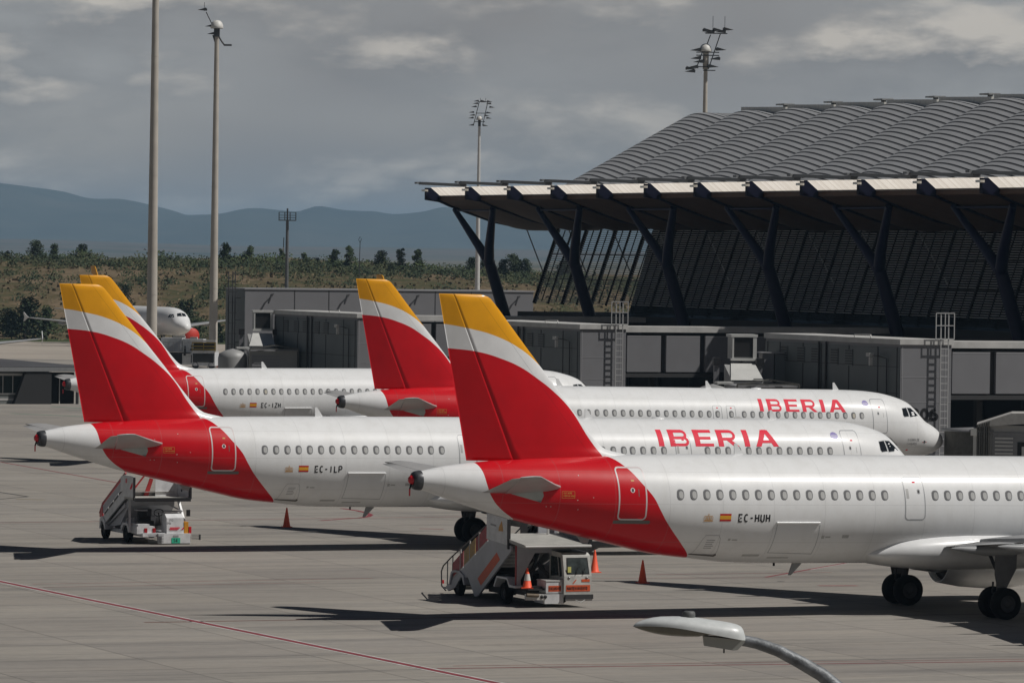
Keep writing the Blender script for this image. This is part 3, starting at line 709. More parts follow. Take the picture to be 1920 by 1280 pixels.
def apron_material():
    m = bpy.data.materials.new('apron_concrete'); m.use_nodes = True; nt = m.node_tree; L = nt.links; b = nt.nodes['Principled BSDF']
    tc = nd(nt, 'ShaderNodeTexCoord'); mp = nd(nt, 'ShaderNodeMapping'); mp.vector_type = 'POINT'
    mp.inputs['Rotation'].default_value = (0, 0, -FA); L.new(tc.outputs['Object'], mp.inputs[0])
    sp = nd(nt, 'ShaderNodeSeparateXYZ'); L.new(mp.outputs[0], sp.inputs[0])
    c = math.cos(-FA); s = math.sin(-FA); l0 = c*E0.x-s*E0.y; t0 = s*E0.x+c*E0.y
    Lc = mth(nt, 'SUBTRACT', sp.outputs[0], l0-1.6); Tc = mth(nt, 'SUBTRACT', t0, sp.outputs[1])
    def joint(v, per, wd):
        f = mth(nt, 'FRACT', mth(nt, 'DIVIDE', v, per)); return mth(nt, 'LESS_THAN', f, wd/per)
    j = mth(nt, 'MAXIMUM', joint(Lc, 6.0, .07), joint(Tc, 6.0, .09))
    cell = nd(nt, 'ShaderNodeCombineXYZ'); L.new(mth(nt, 'FLOOR', mth(nt, 'DIVIDE', Lc, 6.0)), cell.inputs[0]); L.new(mth(nt, 'FLOOR', mth(nt, 'DIVIDE', Tc, 6.0)), cell.inputs[1])
    wn = nd(nt, 'ShaderNodeTexWhiteNoise'); L.new(cell.outputs[0], wn.inputs[0])
    n1 = nd(nt, 'ShaderNodeTexNoise', i_Scale=.045, i_Detail=5.0, i_Roughness=.6); L.new(mp.outputs[0], n1.inputs['Vector'])
    m2 = nd(nt, 'ShaderNodeMapping'); m2.inputs['Scale'].default_value = (.10, .9, 1); L.new(mp.outputs[0], m2.inputs[0])
    n2 = nd(nt, 'ShaderNodeTexNoise', i_Scale=.55, i_Detail=8.0, i_Roughness=.68, i_Distortion=.6); L.new(m2.outputs[0], n2.inputs['Vector'])
    n3 = nd(nt, 'ShaderNodeTexNoise', i_Scale=2.2, i_Detail=6.0); L.new(mp.outputs[0], n3.inputs['Vector'])
    base = ramp(nt, n1.outputs[0], [(.3, (.245, .225, .20)), (.7, (.315, .292, .262))])
    base = mixc(nt, 1.0, base, ramp(nt, n2.outputs[0], [(.30, (.66, .67, .69)), (.50, (.98, .98, .98)), (.75, (1.10, 1.08, 1.05))]), 'MULTIPLY')
    base = mixc(nt, 1.0, base, ramp(nt, wn.outputs[0], [(0, (.93, .93, .94)), (1, (1.05, 1.05, 1.04))]), 'MULTIPLY')
    base = mixc(nt, 1.0, base, ramp(nt, n3.outputs[0], [(.3, (.93, .93, .93)), (.7, (1.04, 1.04, 1.04))]), 'MULTIPLY')
    # tyre and oil marks under the stands
    m4 = nd(nt, 'ShaderNodeMapping'); m4.inputs['Scale'].default_value = (.035, .55, 1); L.new(mp.outputs[0], m4.inputs[0])
    n4 = nd(nt, 'ShaderNodeTexNoise', i_Scale=1.1, i_Detail=9.0, i_Roughness=.75, i_Distortion=1.2); L.new(m4.outputs[0], n4.inputs['Vector'])
    base = mixc(nt, mth(nt, 'MULTIPLY', mth(nt, 'SUBTRACT', n4.outputs[0], .565), 5.0, clamp=True), base, (.10, .095, .09))
    base = mixc(nt, mth(nt, 'MULTIPLY', j, .55), base, (.07, .065, .06))
    vo = nd(nt, 'ShaderNodeTexVoronoi', i_Scale=.16); L.new(mp.outputs[0], vo.inputs['Vector'])
    spot = mth(nt, 'LESS_THAN', vo.outputs['Distance'], .028); base = mixc(nt, mth(nt, 'MULTIPLY', spot, .75), base, (.04, .04, .04))
    L.new(base, b.inputs['Base Color']); b.inputs['Roughness'].default_value = .85; b.inputs['Specular IOR Level'].default_value = .3
    return m
def land_material(name, cols, sc1=.02, sc2=.3):
    m = bpy.data.materials.new(name); m.use_nodes = True; nt = m.node_tree; L = nt.links; b = nt.nodes['Principled BSDF']
    tc = nd(nt, 'ShaderNodeTexCoord')
    n1 = nd(nt, 'ShaderNodeTexNoise', i_Scale=sc1, i_Detail=8.0, i_Roughness=.62, i_Distortion=.4); L.new(tc.outputs['Object'], n1.inputs['Vector'])
    n2 = nd(nt, 'ShaderNodeTexNoise', i_Scale=sc2, i_Detail=8.0, i_Roughness=.7); L.new(tc.outputs['Object'], n2.inputs['Vector'])
    f = mth(nt, 'ADD', mth(nt, 'MULTIPLY', n1.outputs[0], .6), mth(nt, 'MULTIPLY', n2.outputs[0], .4))
    n = len(cols); col = ramp(nt, f, [(.36+.28*i/(n-1), c) for i, c in enumerate(cols)])
    L.new(col, b.inputs['Base Color']); b.inputs['Roughness'].default_value = .95; b.inputs['Specular IOR Level'].default_value = .15
    return m
def sheet(name, pts, z, m, parent=None):
    mb = MB(); mb.add([(p[0], p[1], z) for p in pts], [list(range(len(pts)))], m); return mb.build(name, parent)
m_plain = land_material('plain_land', [(.05, .055, .04), (.09, .085, .05), (.15, .125, .09), (.07, .08, .05)], .0011, .006)
tag(sheet('ground', [(-30000, -300), (30000, -300), (30000, 40000), (-30000, 40000)], -1.26, m_plain), kind='structure')
tag(sheet('apron', [(-500, -100), (600, -100), (600, 590), (-500, 590)], 0, apron_material()), kind='structure')
mb = MB(); mb.add([(-500, 590, 0), (600, 590, 0), (600, 650, -1.2), (-500, 650, -1.2), (-500, 760, -1.2), (600, 760, -1.2)], [(0, 1, 2, 3), (3, 2, 5, 4)], mat('taxiway_concrete', (.34, .30, .255), .9, noise=.12, nscale=.06)); tag(mb.build('taxiway'), kind='structure')
tag(sheet('verge', [(-500, 757), (600, 757), (600, 800), (-500, 800)], -1.19, land_material('verge_grass', [(.03, .045, .018), (.05, .065, .025), (.08, .085, .04)], .08, .8)), kind='structure')

def pline(name, a, b, w, m, z=.005):
    a, b = Vector(a[:2]), Vector(b[:2]); n = (b-a).normalized(); n = Vector((-n.y, n.x))*w/2
    o = sheet(name, [a+n, a-n, b-n, b+n], z, m); return tag(o, kind='structure')
m_lr = mat('marking_red', (.22, .035, .045), .7, noise=.25, nscale=1.5)
m_lrf = mat('marking_red_faded', (.25, .12, .11), .8, noise=.35, nscale=1.2)
m_lbr = mat('marking_brown', (.15, .07, .055), .8, noise=.3, nscale=1)
m_lw = mat('marking_white', (.50, .48, .46), .7, noise=.25, nscale=1.5)
m_lg = mat('marking_green', (.04, .16, .11), .8, noise=.3, nscale=1)
def ln(t0, L0, t1, L1): return FW(t0, L0), FW(t1, L1)
tr = to_TL(gs(0, 1089)); tr2 = to_TL(gs(640, 1218)); tr3 = to_TL(gs(930, 1280))
a, b = gs(-60, 1078), gs(1010, 1297)
pline('red_marking_line', a, b, .26, m_lr, .006); 
dn = (b-a).normalized(); nn = Vector((-dn.y, dn.x, 0))
for k in (-1, 1): pline('white_marking_line', a+nn*.22*k, b+nn*.22*k, .11, m_lw, .005)
pline('red_marking_line', gs(-10, 864), gs(232, 907), .16, m_lr)
pline('red_marking_line', gs(-10, 980), gs(900, 968), .2, m_lrf)
pline('brown_marking_line', gs(270, 1167), gs(905, 1156.5), .24, m_lbr)
pline('red_marking_line', gs(820, 1253.5), gs(2000, 1239), .15, m_lr)
pline('red_marking_line', gs(850, 1248.5), gs(2000, 1235), .12, m_lrf)
pline('red_marking_line', gs(60, 1095), gs(700, 1084), .12, m_lrf); pline('red_marking_line', gs(80, 1101), gs(600, 1092), .10, m_lrf)
pline('red_marking_line', gs(1436, 1082), gs(1640, 1046), .16, m_lr); pline('red_marking_line', gs(1230, 1077), gs(1560, 1073), .12, m_lrf); pline('red_marking_line', gs(1100, 1084), gs(1480, 1083), .12, m_lrf)
pline('white_marking_line', gs(1520, 1068.3), gs(1650, 1045), .08, m_lw)
pline('red_marking_line', gs(1536, 1098), gs(1608, 1098), .5, m_lrf); pline('red_marking_line', gs(786, 991), gs(832, 992), .4, m_lrf)
pline('dark_marking_line', gs(-5, 922), gs(52, 931), .14, m_ink, .007); pline('dark_marking_line', gs(52, 931), gs(-5, 936), .14, m_ink, .008); pline('brown_marking_line', gs(30, 935.5), gs(84, 937), .3, mat('stain_ochre', (.22, .17, .09), .9, noise=.2))
for a_, b_ in ((gs(95, 762), gs(330, 775)), (gs(125, 768), gs(300, 768)), (gs(180, 772), gs(420, 785)), (gs(20, 775), gs(160, 781))): pline('green_marking_line', a_, b_, .45, m_lg)
# curved marking at the nose of the neighbouring stand
mb = MB(); P0 = [gs(640, 953), gs(668, 957), gs(686, 961), gs(695, 965), gs(690, 968.5), gs(672, 971), gs(640, 973), gs(600, 976)]
for k, pt_ in enumerate(strip2d([(p.x, p.y) for p in P0], .28)): mb.add([(q[0], q[1], .005) for q in pt_], [(0, 1, 2, 3)], m_lr)
tag(mb.build('curved_marking_line'), kind='structure')

# hills beyond the taxiway
def smooth(a, b, x): t = max(0, min(1, (x-a)/(b-a))); return t*t*(3-2*t)
from mathutils import noise as NZ
def hill_h(x, y):
    top = 10.6-2.6*smooth(-60, 30, x)+1.0*NZ.noise(Vector((x*.02, y*.01, 3)))+.5*NZ.noise(Vector((x*.08, y*.05, 9)))
    foot = 782+18*NZ.noise(Vector((x*.012, 0, 5)))
    f = smooth(foot, 905, y); f = .75*f+.25*smooth(foot+30, foot+60, y)
    return (top*f+.35*NZ.noise(Vector((x*.2, y*.12, 1)))*f)*(1-smooth(1150, 1600, y))-1.4*(1-smooth(foot-10, foot+25, y))
m_hill = land_material('hill_scrub', [(.03, .042, .018), (.055, .058, .026), (.10, .078, .043), (.17, .125, .08), (.06, .06, .028)], .035, .35)
mb = MB(); nx, ny = 170, 110; vs = []
for j in range(ny+1):
    y = 735+(j/ny)**1.6*1000
    for i in range(nx+1):
        x = -260+i*(480/nx); vs.append((x, y, hill_h(x, y)))
mb.add(vs, [(j*(nx+1)+i, j*(nx+1)+i+1, (j+1)*(nx+1)+i+1, (j+1)*(nx+1)+i) for j in range(ny) for i in range(nx)], m_hill, True)
tag(mb.build('hill'), kind='structure')

MTN = pchip([-400, -150, 0, 60, 110, 160, 210, 260, 310, 355, 390, 420, 470, 520, 560, 600, 650, 700, 745, 790, 830, 870, 940, 1050, 1200, 1500, 2000, 2500],
            [352, 340, 345, 350, 360, 371, 372, 380, 392, 404, 403, 400, 391, 395, 398, 389, 395, 396, 401, 396, 387, 393, 396, 404, 398, 404, 400, 395])
FOOT = pchip([-400, 0, 300, 500, 700, 1000, 1500, 2500], [452, 448, 456, 462, 464, 468, 474, 480])
def ridge(name, Z0, dep, prof, m, amp, seed, nx=260, ny=18, xr=(-700, 2700)):
    mb = MB(); vs = []
    for j in range(ny+1):
        f = j/ny; y = Z0-dep+2*dep*f; env = math.sin(math.pi*min(1, f*1.0))**.9 if f < .5 else math.sin(math.pi*f)
        for i in range(nx+1):
            px = xr[0]+(xr[1]-xr[0])*i/nx; top = at(px, prof(px), Z0).z; x = at(px, 470, Z0).x
            nz = NZ.fractal(Vector((x*.0016*15000/Z0+seed, y*.0012, seed)), 1.0, 2.0, 5)
            vs.append((x, y, max(-5, top*env*(1+amp*nz*(1-env*.85)))-3*(1-env)))
    mb.add(vs, [(j*(nx+1)+i, j*(nx+1)+i+1, (j+1)*(nx+1)+i+1, (j+1)*(nx+1)+i) for j in range(ny) for i in range(nx)], m, True)
    return tag(mb.build(name), kind='structure')
ridge('mountains', 15000, 1900, MTN, land_material('mountain_rock', [(.025, .035, .035), (.05, .06, .05), (.08, .08, .065)], .0012, .006), .5, 3.1)
ridge('foothills', 10500, 2600, FOOT, land_material('foothill_land', [(.03, .04, .035), (.07, .075, .055), (.12, .10, .085), (.05, .06, .045)], .0014, .007), .4, 8.3)

def vol_haze():
    mb = MB(); x0, x1, y0, y1, z0, z1 = -31000, 31000, -320, 41000, -2.3, 245
    mb.bx((x0, y0, z0), (x1, y1, z1), m_white); o = mb.build('haze'); m = bpy.data.materials.new('haze_air'); m.use_nodes = True; nt = m.node_tree; nt.nodes.clear()
    out = nd(nt, 'ShaderNodeOutputMaterial'); v = nd(nt, 'ShaderNodeVolumePrincipled'); v.inputs['Color'].default_value = (.47, .71, .96, 1); v.inputs['Density'].default_value = 6.5e-5
    nt.links.new(v.outputs[0], out.inputs['Volume']); o.data.materials.clear(); o.data.materials.append(m); tag(o, kind='stuff')
vol_haze()

# ------------------------------------------------------------------ vegetation
def foliage(name, cols):
    m = bpy.data.materials.new(name); m.use_nodes = True; nt = m.node_tree; L = nt.links; b = nt.nodes['Principled BSDF']
    oi = nd(nt, 'ShaderNodeObjectInfo'); tc = nd(nt, 'ShaderNodeTexCoord'); n = nd(nt, 'ShaderNodeTexNoise', i_Scale=.8, i_Detail=5.0); L.new(tc.outputs['Object'], n.inputs['Vector'])
    f = mth(nt, 'ADD', mth(nt, 'MULTIPLY', n.outputs[0], .8), mth(nt, 'MULTIPLY', oi.outputs['Random'], .25))
    L.new(ramp(nt, f, [(.3, cols[0]), (.55, cols[1]), (.8, cols[2])]), b.inputs['Base Color']); b.inputs['Roughness'].default_value = .8; b.inputs['Specular IOR Level'].default_value = .2
    return m
m_leaf = foliage('leaf_green', [(.028, .045, .018), (.055, .078, .030), (.085, .105, .042)])
m_leafd = foliage('leaf_dark', [(.018, .030, .015), (.032, .048, .024), (.055, .070, .034)])
m_scrub = foliage('scrub_leaf', [(.03, .042, .02), (.06, .07, .032), (.10, .095, .05)])
m_bark = mat('bark', (.09, .07, .05), .9, noise=.3)
def leafball(mb, c, rad, n, size, m, rnd, flat=1.0):
    for _ in range(n):
        while True:
            p = Vector((rnd.uniform(-1, 1), rnd.uniform(-1, 1), rnd.uniform(-1, 1)))
            if .25 < p.length < 1: break
        p = Vector((p.x*rad[0], p.y*rad[1], p.z*rad[2]*flat))+Vector(c)
        a = Vector((rnd.uniform(-1, 1), rnd.uniform(-1, 1), rnd.uniform(-1, 1))).normalized(); b = a.orthogonal().normalized(); s_ = size*rnd.uniform(.6, 1.3)
        mb.add([p+a*s_, p+b*s_*.6, p-a*s_, p-b*s_*.6], [(0, 1, 2, 3)], m)
def crown_mesh(seed, m, h=6.0, w=2.2, tall=False):
    rnd = random.Random(seed); mb = MB()
    k = 17
    for i in range(k):
        f = i/(k-1); ang = rnd.uniform(0, 6.28); rr = w*(.75 if tall else .95)*rnd.random()*(1.05-.75*f)
        c = (math.cos(ang)*rr, math.sin(ang)*rr, h*(.06+.84*f)); q = w*rnd.uniform(.34, .58)*(1-.45*f if tall else 1-.3*f)
        leafball(mb, c, (q, q, q*1.05), 75, .22, m, rnd)
    return mb.mesh('crown')
def trunk_mesh(seed, h=6.0):
    rnd = random.Random(seed); mb = MB(); mb.tube([(0, 0, -.4), (.05, 0, h*.3), (0, .08, h*.75)], [.16, .12, .03], m_bark, 6)
    for i in range(4):
        a = rnd.uniform(0, 6.28); z = h*rnd.uniform(.25, .5); mb.tube([(0.03, 0, z), (math.cos(a)*.9, math.sin(a)*.9, z+1.2)], [.06, .02], m_bark, 5)
    return mb.mesh('trunk')
CR = {'leafy': [crown_mesh(i, m_leaf, 6, 2.1) for i in (1, 2)], 'tall': [crown_mesh(i, m_leaf, 7, 1.9, True) for i in (3, 4)], 'dark': [crown_mesh(i, m_leafd, 5.6, 2.5) for i in (5, 6)]}
TK = [trunk_mesh(i) for i in (1, 2)]
def ground_at(px, py, Z): p = at(px, py, Z); return p
TREES = [  # px, Z, height m, kind, label
 (70, 905, 4.0, 'dark', 'bushy dark tree on the hill crest, leftmost of the crest trees'),
 (103, 915, 3.4, 'leafy', 'green tree on the hill crest, second from the left edge'),
 (152, 910, 3.2, 'dark', 'dark round tree on the hill crest left of the thick pole'),
 (14, 900, 2.0, 'dark', 'low dark tree on the crest at the very left edge'),
 (424, 900, 4.0, 'leafy', 'green tree on the crest just right of the dome-topped pole'),
 (468, 905, 3.4, 'leafy', 'round green tree on the crest above the left end of the grey wall'),
 (528, 930, 3.6, 'tall', 'thin pale tree just behind the dark caged mast'),
 (571, 905, 2.8, 'leafy', 'small green tree right of the dark caged mast'),
 (594, 900, 2.0, 'dark', 'low dark bushy tree between the caged mast and the tall tree'),
 (626, 905, 3.6, 'leafy', 'round green tree left of the tallest crest tree'),
 (655, 900, 4.7, 'tall', 'tallest pointed green tree on the crest left of the thin lamp'),
 (634, 880, 2.0, 'leafy', 'small pale green tree in front of the tallest crest tree'),
 (712, 905, 3.6, 'dark', 'round dark green tree right of the thin lamp'),
 (751, 900, 4.4, 'tall', 'pointed green tree above the third tail, left of a pair'),
 (782, 905, 4.4, 'tall', 'pointed green tree above the third tail, right of a pair'),
 (735, 880, 2.4, 'dark', 'wide low tree right behind the third yellow tail tip'),
 (884, 905, 3.2, 'dark', 'small dark tree left of the tall white floodlight pole'),
 (915, 905, 3.8, 'dark', 'dark tree just right of the tall white floodlight pole'),
 (943, 900, 3.4, 'dark', 'dark tree under the terminal roof, left of the darkest one'),
 (962, 905, 4.4, 'dark', 'darkest tree seen under the terminal roof between blue columns'),
 (988, 905, 3.8, 'dark', 'dark tree under the terminal roof, nearest the louvred screen'),
 (1062, 900, 4.4, 'dark', 'dark round tree seen through the louvred screen'),
 (48, 775, 6.5, 'dark', 'large dark tree at the foot of the hill, left of the tails'),
 (18, 785, 4.4, 'dark', 'dark tree at the foot of the hill at the left edge'),
 (88, 790, 4.6, 'leafy', 'green tree at the foot of the hill touching the first tail'),
 (372, 770, 4.0, 'leafy', 'bushy green tree at the foot of the hill between the two thick poles'),
 (345, 800, 5.0, 'dark', 'dark tree on the slope above the white distant aircraft'),
 (235, 830, 3.6, 'dark', 'dark tree on the slope left of the thick pole'),
 (410, 770, 3.4, 'leafy', 'bright green tree at the foot of the hill beside the ladder wall'),
]
hs = {'leafy': 6.0, 'tall': 7.0, 'dark': 5.6}
for i, (px, Z, h, kd, lb) in enumerate(TREES):
    x = at(px, 520, Z).x; z = hill_h(x, Z)-.15; k = h/hs[kd]
    t = thing('tree', lb, 'tree', (x, Z, z), i*1.3, 'trees on the hill behind the apron'); t.scale = (k*1.45, k*1.45, k*1.05)
    inst('trunk', TK[i % 2], t); inst('crown', CR[kd][i % 2], t)
# scrub: one mass of low bushes over the slope
def scrub():
    rnd = random.Random(11); mb = MB()
    def bush(x, Z, r, m, dens=30): leafball(mb, (x, Z, hill_h(x, Z)+r*.30), (r*rnd.uniform(1.1, 1.8), r, r*rnd.uniform(.6, .9)), int(dens*r*r**.4)+12, .26, m, rnd)
    for _ in range(560):   # belt along the crest
        px = rnd.uniform(-60, 1250); Z = rnd.uniform(876, 925); x = at(px, 520, Z).x; bush(x, Z, rnd.choice([rnd.uniform(.5, 1.0), rnd.uniform(.9, 1.7)]), m_leafd if rnd.random() < .45 else m_scrub)
    for _ in range(95):
        px = rnd.uniform(-60, 1100); Z = rnd.uniform(890, 925); bush(at(px, 520, Z).x, Z, rnd.uniform(1.3, 2.3), m_leaf if rnd.random() < .5 else m_leafd)
    for _ in range(620):   # thickets on the slope
        px = rnd.uniform(-60, 1250); Z = rnd.uniform(787, 900); x = at(px, 520, Z).x
        d = NZ.noise(Vector((x*.045, Z*.03, 4)))+(.25 if Z < 815 else 0)+(.12 if px > 330 else -.02)
        if d < .02 and rnd.random() < .85: continue
        bush(x, Z, rnd.uniform(.6, 1.3) if rnd.random() < .6 else rnd.uniform(1.2, 2.4), m_leafd if rnd.random() < .4 else m_scrub)
    for _ in range(5000):  # dry tufts
        px = rnd.uniform(-60, 1250); Z = rnd.uniform(765, 930); x = at(px, 520, Z).x; z = hill_h(x, Z); s_ = rnd.uniform(.12, .4)
        a = rnd.uniform(0, 3.14); dx, dy = math.cos(a)*s_, math.sin(a)*s_
        mb.add([(x-dx, Z-dy, z), (x+dx, Z+dy, z), (x+dx*.6, Z+dy*.6, z+s_*1.2), (x-dx*.7, Z-dy*.7, z+s_)], [(0, 1, 2, 3)], m_tuft)
    tag(mb.build('scrub'), 'low green and dry bushes and tufts covering the hillside', 'scrub', kind='stuff')
m_tuft = mat('dry_grass', (.17, .135, .075), .9, noise=.4, nscale=.3)
scrub()

# ------------------------------------------------------------------ terminal
m_roof = mat('roof_metal', (.34, .345, .355), .55, .1, noise=.08, nscale=.6)
m_roofd = mat('roof_step_shade', (.11, .11, .115), .7)  # shaded sides of the roof steps, painted as a dark colour
m_edge = mat('roof_edge', (.20, .205, .21), .5, noise=.1)
m_cap = mat('roof_lantern', (.66, .65, .61), .6, noise=.15)
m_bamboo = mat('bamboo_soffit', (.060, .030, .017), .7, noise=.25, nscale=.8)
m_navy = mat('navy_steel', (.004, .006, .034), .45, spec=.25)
m_louv = mat('louvre_grey', (.30, .305, .31), .6)
m_mull = mat('mullion_dark', (.05, .052, .055), .5)
m_mulld = mat('mullion_black', (.018, .019, .02), .6, spec=.2)
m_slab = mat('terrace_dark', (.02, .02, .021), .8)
m_beam = mat('navy_steel_shaded', (.0025, .0035, .018), .6, spec=.15)  # darker copy of the navy steel, paints the beam faces as unlit
def translucent():
    m = bpy.data.materials.new('translucent_panel'); m.use_nodes = True; nt = m.node_tree; L = nt.links; nt.nodes.clear()
    out = nd(nt, 'ShaderNodeOutputMaterial'); t = nd(nt, 'ShaderNodeBsdfTranslucent'); d = nd(nt, 'ShaderNodeBsdfDiffuse'); mx = nd(nt, 'ShaderNodeMixShader', i_0=.75)
    tc = nd(nt, 'ShaderNodeTexCoord'); mp = nd(nt, 'ShaderNodeMapping'); mp.inputs['Scale'].default_value = (.02, 1, .02); L.new(tc.outputs['Object'], mp.inputs[0])
    n = nd(nt, 'ShaderNodeTexNoise', i_Scale=3.5, i_Detail=4.0); L.new(mp.outputs[0], n.inputs['Vector'])
    c = ramp(nt, n.outputs[0], [(.3, (.70, .64, .57)), (.7, (.95, .90, .83))])
    L.new(c, t.inputs[0]); L.new(c, d.inputs[0]); L.new(d.outputs[0], mx.inputs[1]); L.new(t.outputs[0], mx.inputs[2]); L.new(mx.outputs[0], out.inputs[0]); return m
m_trans = translucent()
TOP = pchip([1.25, 3, 5.0, 7.2, 9.0, 10.65, 12.3, 17.55, 23.1, 24.0, 24.9, 30, 36, 44], [18.35, 17.75, 17.05, 16.6, 17.0, 17.87, 18.76, 21.58, 24.56, 25.02, 25.12, 25.05, 23.3, 19.5])
BOT = pchip([1.15, 2.1, 4.1, 6, 7.8, 9.3, 11, 13.5, 18, 25, 32], [17.85, 17.45, 16.8, 16.2, 15.85, 15.85, 16.4, 17.8, 20, 23.5, 22])
NB = 14
def terminal():
    root = thing('terminal_building', 'large dark airport terminal with wavy ribbed metal roof, bright eave panels and blue branching columns', 'terminal', E0, FA)
    def P(n, mb, par=None): return mb.build(n, par or root)
    lc = lambda t, L, z: (L, -t, z)
    # roof bay: barrel vault with recessed strips across it, coloured dark as the shade of its steps
    mb = MB(); nT = 14; Ls = []; L = 1.25; per = .56
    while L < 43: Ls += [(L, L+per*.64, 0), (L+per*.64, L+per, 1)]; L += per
    vs = []; fs = []
    def zz(L, t): return TOP(L)+.80*math.sin(math.pi*(t/9)**.62)*smooth(1.0, 10, L)*(1-.25*smooth(23.0, 25.0, L))
    for a, b, k in Ls:
        dz = -.05*k
        for Lx in (a, b):
            for i in range(nT+1): t = 9*i/nT; vs.append(lc(t, Lx, zz(Lx, t)+dz))
    nn_ = nT+1
    for q, (a, b, k) in enumerate(Ls):
        o = q*2*nn_; F = [(o+i, o+i+1, o+nn_+i+1, o+nn_+i) for i in range(nT)]
        mb.add([], [], m_roof)
        fs.append((F, k))
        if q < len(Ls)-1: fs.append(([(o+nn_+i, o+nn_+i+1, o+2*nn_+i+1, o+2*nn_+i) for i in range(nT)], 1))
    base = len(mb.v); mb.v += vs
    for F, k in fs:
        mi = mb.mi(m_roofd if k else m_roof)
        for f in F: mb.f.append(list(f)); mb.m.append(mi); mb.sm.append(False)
    # bay side walls (closing the vault down to the valley line)
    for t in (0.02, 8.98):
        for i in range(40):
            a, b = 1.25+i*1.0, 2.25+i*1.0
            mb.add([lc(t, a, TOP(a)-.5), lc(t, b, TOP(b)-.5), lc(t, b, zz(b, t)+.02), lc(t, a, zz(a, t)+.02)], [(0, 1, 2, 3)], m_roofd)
    roof_me = mb.mesh('roof_bay')
    s = MB(); n = 12; vs = []; Lq = [1.15, 2.1, 3.1, 4.1, 5, 6, 7, 7.8, 8.6, 9.3, 10, 11, 12.2, 13.5, 16, 20, 25, 32]
    for Lx in Lq:
        for i in range(n+1): t = 9*i/n; vs.append(lc(t, Lx, BOT(Lx)-.48*math.sin(math.pi*t/9)*smooth(1.5, 7, Lx)))
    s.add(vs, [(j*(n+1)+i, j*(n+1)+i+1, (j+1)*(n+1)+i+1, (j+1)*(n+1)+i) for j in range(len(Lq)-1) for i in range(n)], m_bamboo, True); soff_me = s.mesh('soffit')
    e = MB(); e.add([lc(t, L_, z) for t, d in ((-.95, .20), (8.35, -.03)) for L_, z in ((-.35, 18.93+d), (.25, 18.93+d), (.25, 19.17+d), (-.35, 19.17+d))], [(3, 2, 1, 0), (4, 5, 6, 7), (0, 1, 5, 4), (1, 2, 6, 5), (2, 3, 7, 6), (3, 0, 4, 7)], m_edge); e.bx(lc(-1.25, -.6, 19.2), lc(-.7, .0, 19.36), m_edge); edge_me = e.mesh('eave_strip')
    pn = MB(); vs = [lc(.42, .20, 18.90), lc(8.86, .20, 18.90), lc(8.86, 1.2, 18.10), lc(.42, 1.2, 18.10)]; pn.add(vs, [(0, 1, 2, 3)], m_trans)
    pan_me = pn.mesh('eave_panel')
    pl = MB(); pl.bx(lc(.30, 1.16, 17.80), lc(8.90, 1.24, 18.40), m_bamboo); lip_me = pl.mesh('soffit_lip')
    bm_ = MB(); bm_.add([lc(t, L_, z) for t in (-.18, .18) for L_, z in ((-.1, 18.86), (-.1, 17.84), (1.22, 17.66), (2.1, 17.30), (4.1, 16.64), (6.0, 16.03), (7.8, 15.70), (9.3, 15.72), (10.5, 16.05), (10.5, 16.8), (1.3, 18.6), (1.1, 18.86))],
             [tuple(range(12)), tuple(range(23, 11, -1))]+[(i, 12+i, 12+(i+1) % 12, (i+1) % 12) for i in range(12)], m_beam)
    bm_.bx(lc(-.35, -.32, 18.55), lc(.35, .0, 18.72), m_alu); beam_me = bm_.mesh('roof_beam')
    cp = MB(); cp.add([lc(t, L_, z) for t, d in ((.1, .12), (8.7, -.06)) for L_, z in ((25.0, 25.1), (27.4, 25.1), (27.4, 25.97+d), (25.0, 25.97+d))], [(3, 2, 1, 0), (4, 5, 6, 7), (0, 1, 5, 4), (1, 2, 6, 5), (2, 3, 7, 6), (3, 0, 4, 7)], m_cap); cp.bx(lc(5.6, 25.6, 26.12), lc(7.2, 26.6, 26.24), m_edge); cp.bx(lc(6.2, 26, 25.8), lc(6.5, 26.3, 26.14), m_edge); cap_me = cp.mesh('roof_lantern')
    for i in range(NB):
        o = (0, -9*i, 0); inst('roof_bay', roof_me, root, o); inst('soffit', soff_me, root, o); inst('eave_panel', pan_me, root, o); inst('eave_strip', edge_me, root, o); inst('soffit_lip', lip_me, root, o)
        inst('roof_beam', beam_me, root, o)
        if i > 0: inst('roof_lantern', cap_me, root, o)
    # branching columns
    c = MB(); bs = 4.5
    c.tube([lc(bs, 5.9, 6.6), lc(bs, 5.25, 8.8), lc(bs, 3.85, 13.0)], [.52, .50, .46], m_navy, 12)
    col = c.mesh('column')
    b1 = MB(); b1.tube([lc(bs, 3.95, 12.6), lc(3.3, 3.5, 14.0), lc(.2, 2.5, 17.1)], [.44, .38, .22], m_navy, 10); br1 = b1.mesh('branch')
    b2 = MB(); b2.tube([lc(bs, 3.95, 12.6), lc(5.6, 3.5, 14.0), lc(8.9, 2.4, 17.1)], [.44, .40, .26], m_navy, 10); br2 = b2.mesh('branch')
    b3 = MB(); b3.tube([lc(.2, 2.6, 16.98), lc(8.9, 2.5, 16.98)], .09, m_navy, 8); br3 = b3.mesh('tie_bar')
    for j in range(7):
        k = inst('column', col, root, (0, -18*j, 0))
        for me, nm in ((br1, 'branch'), (br2, 'branch'), (br3, 'tie_bar')): inst(nm, me, k)
    for i in range(12):
        q = MB(); q.tube([lc(9*i, 9.2, 15.6), lc(9*i+9, 7.1, 11.6)], .055, m_steel, 6); P('brace_rod', q)
    # inclined screen of louvres on mullions
    def sl(z): return 6.3+(z-9.4)*(8.4-6.3)/(15.45-9.4)
    q = MB(); z = 9.45
    while z < 15.4: q.bar(lc(9, sl(z), z), lc(126, sl(z), z), .14, .06, m_louv); z += .17
    P('louvre_slats', q)
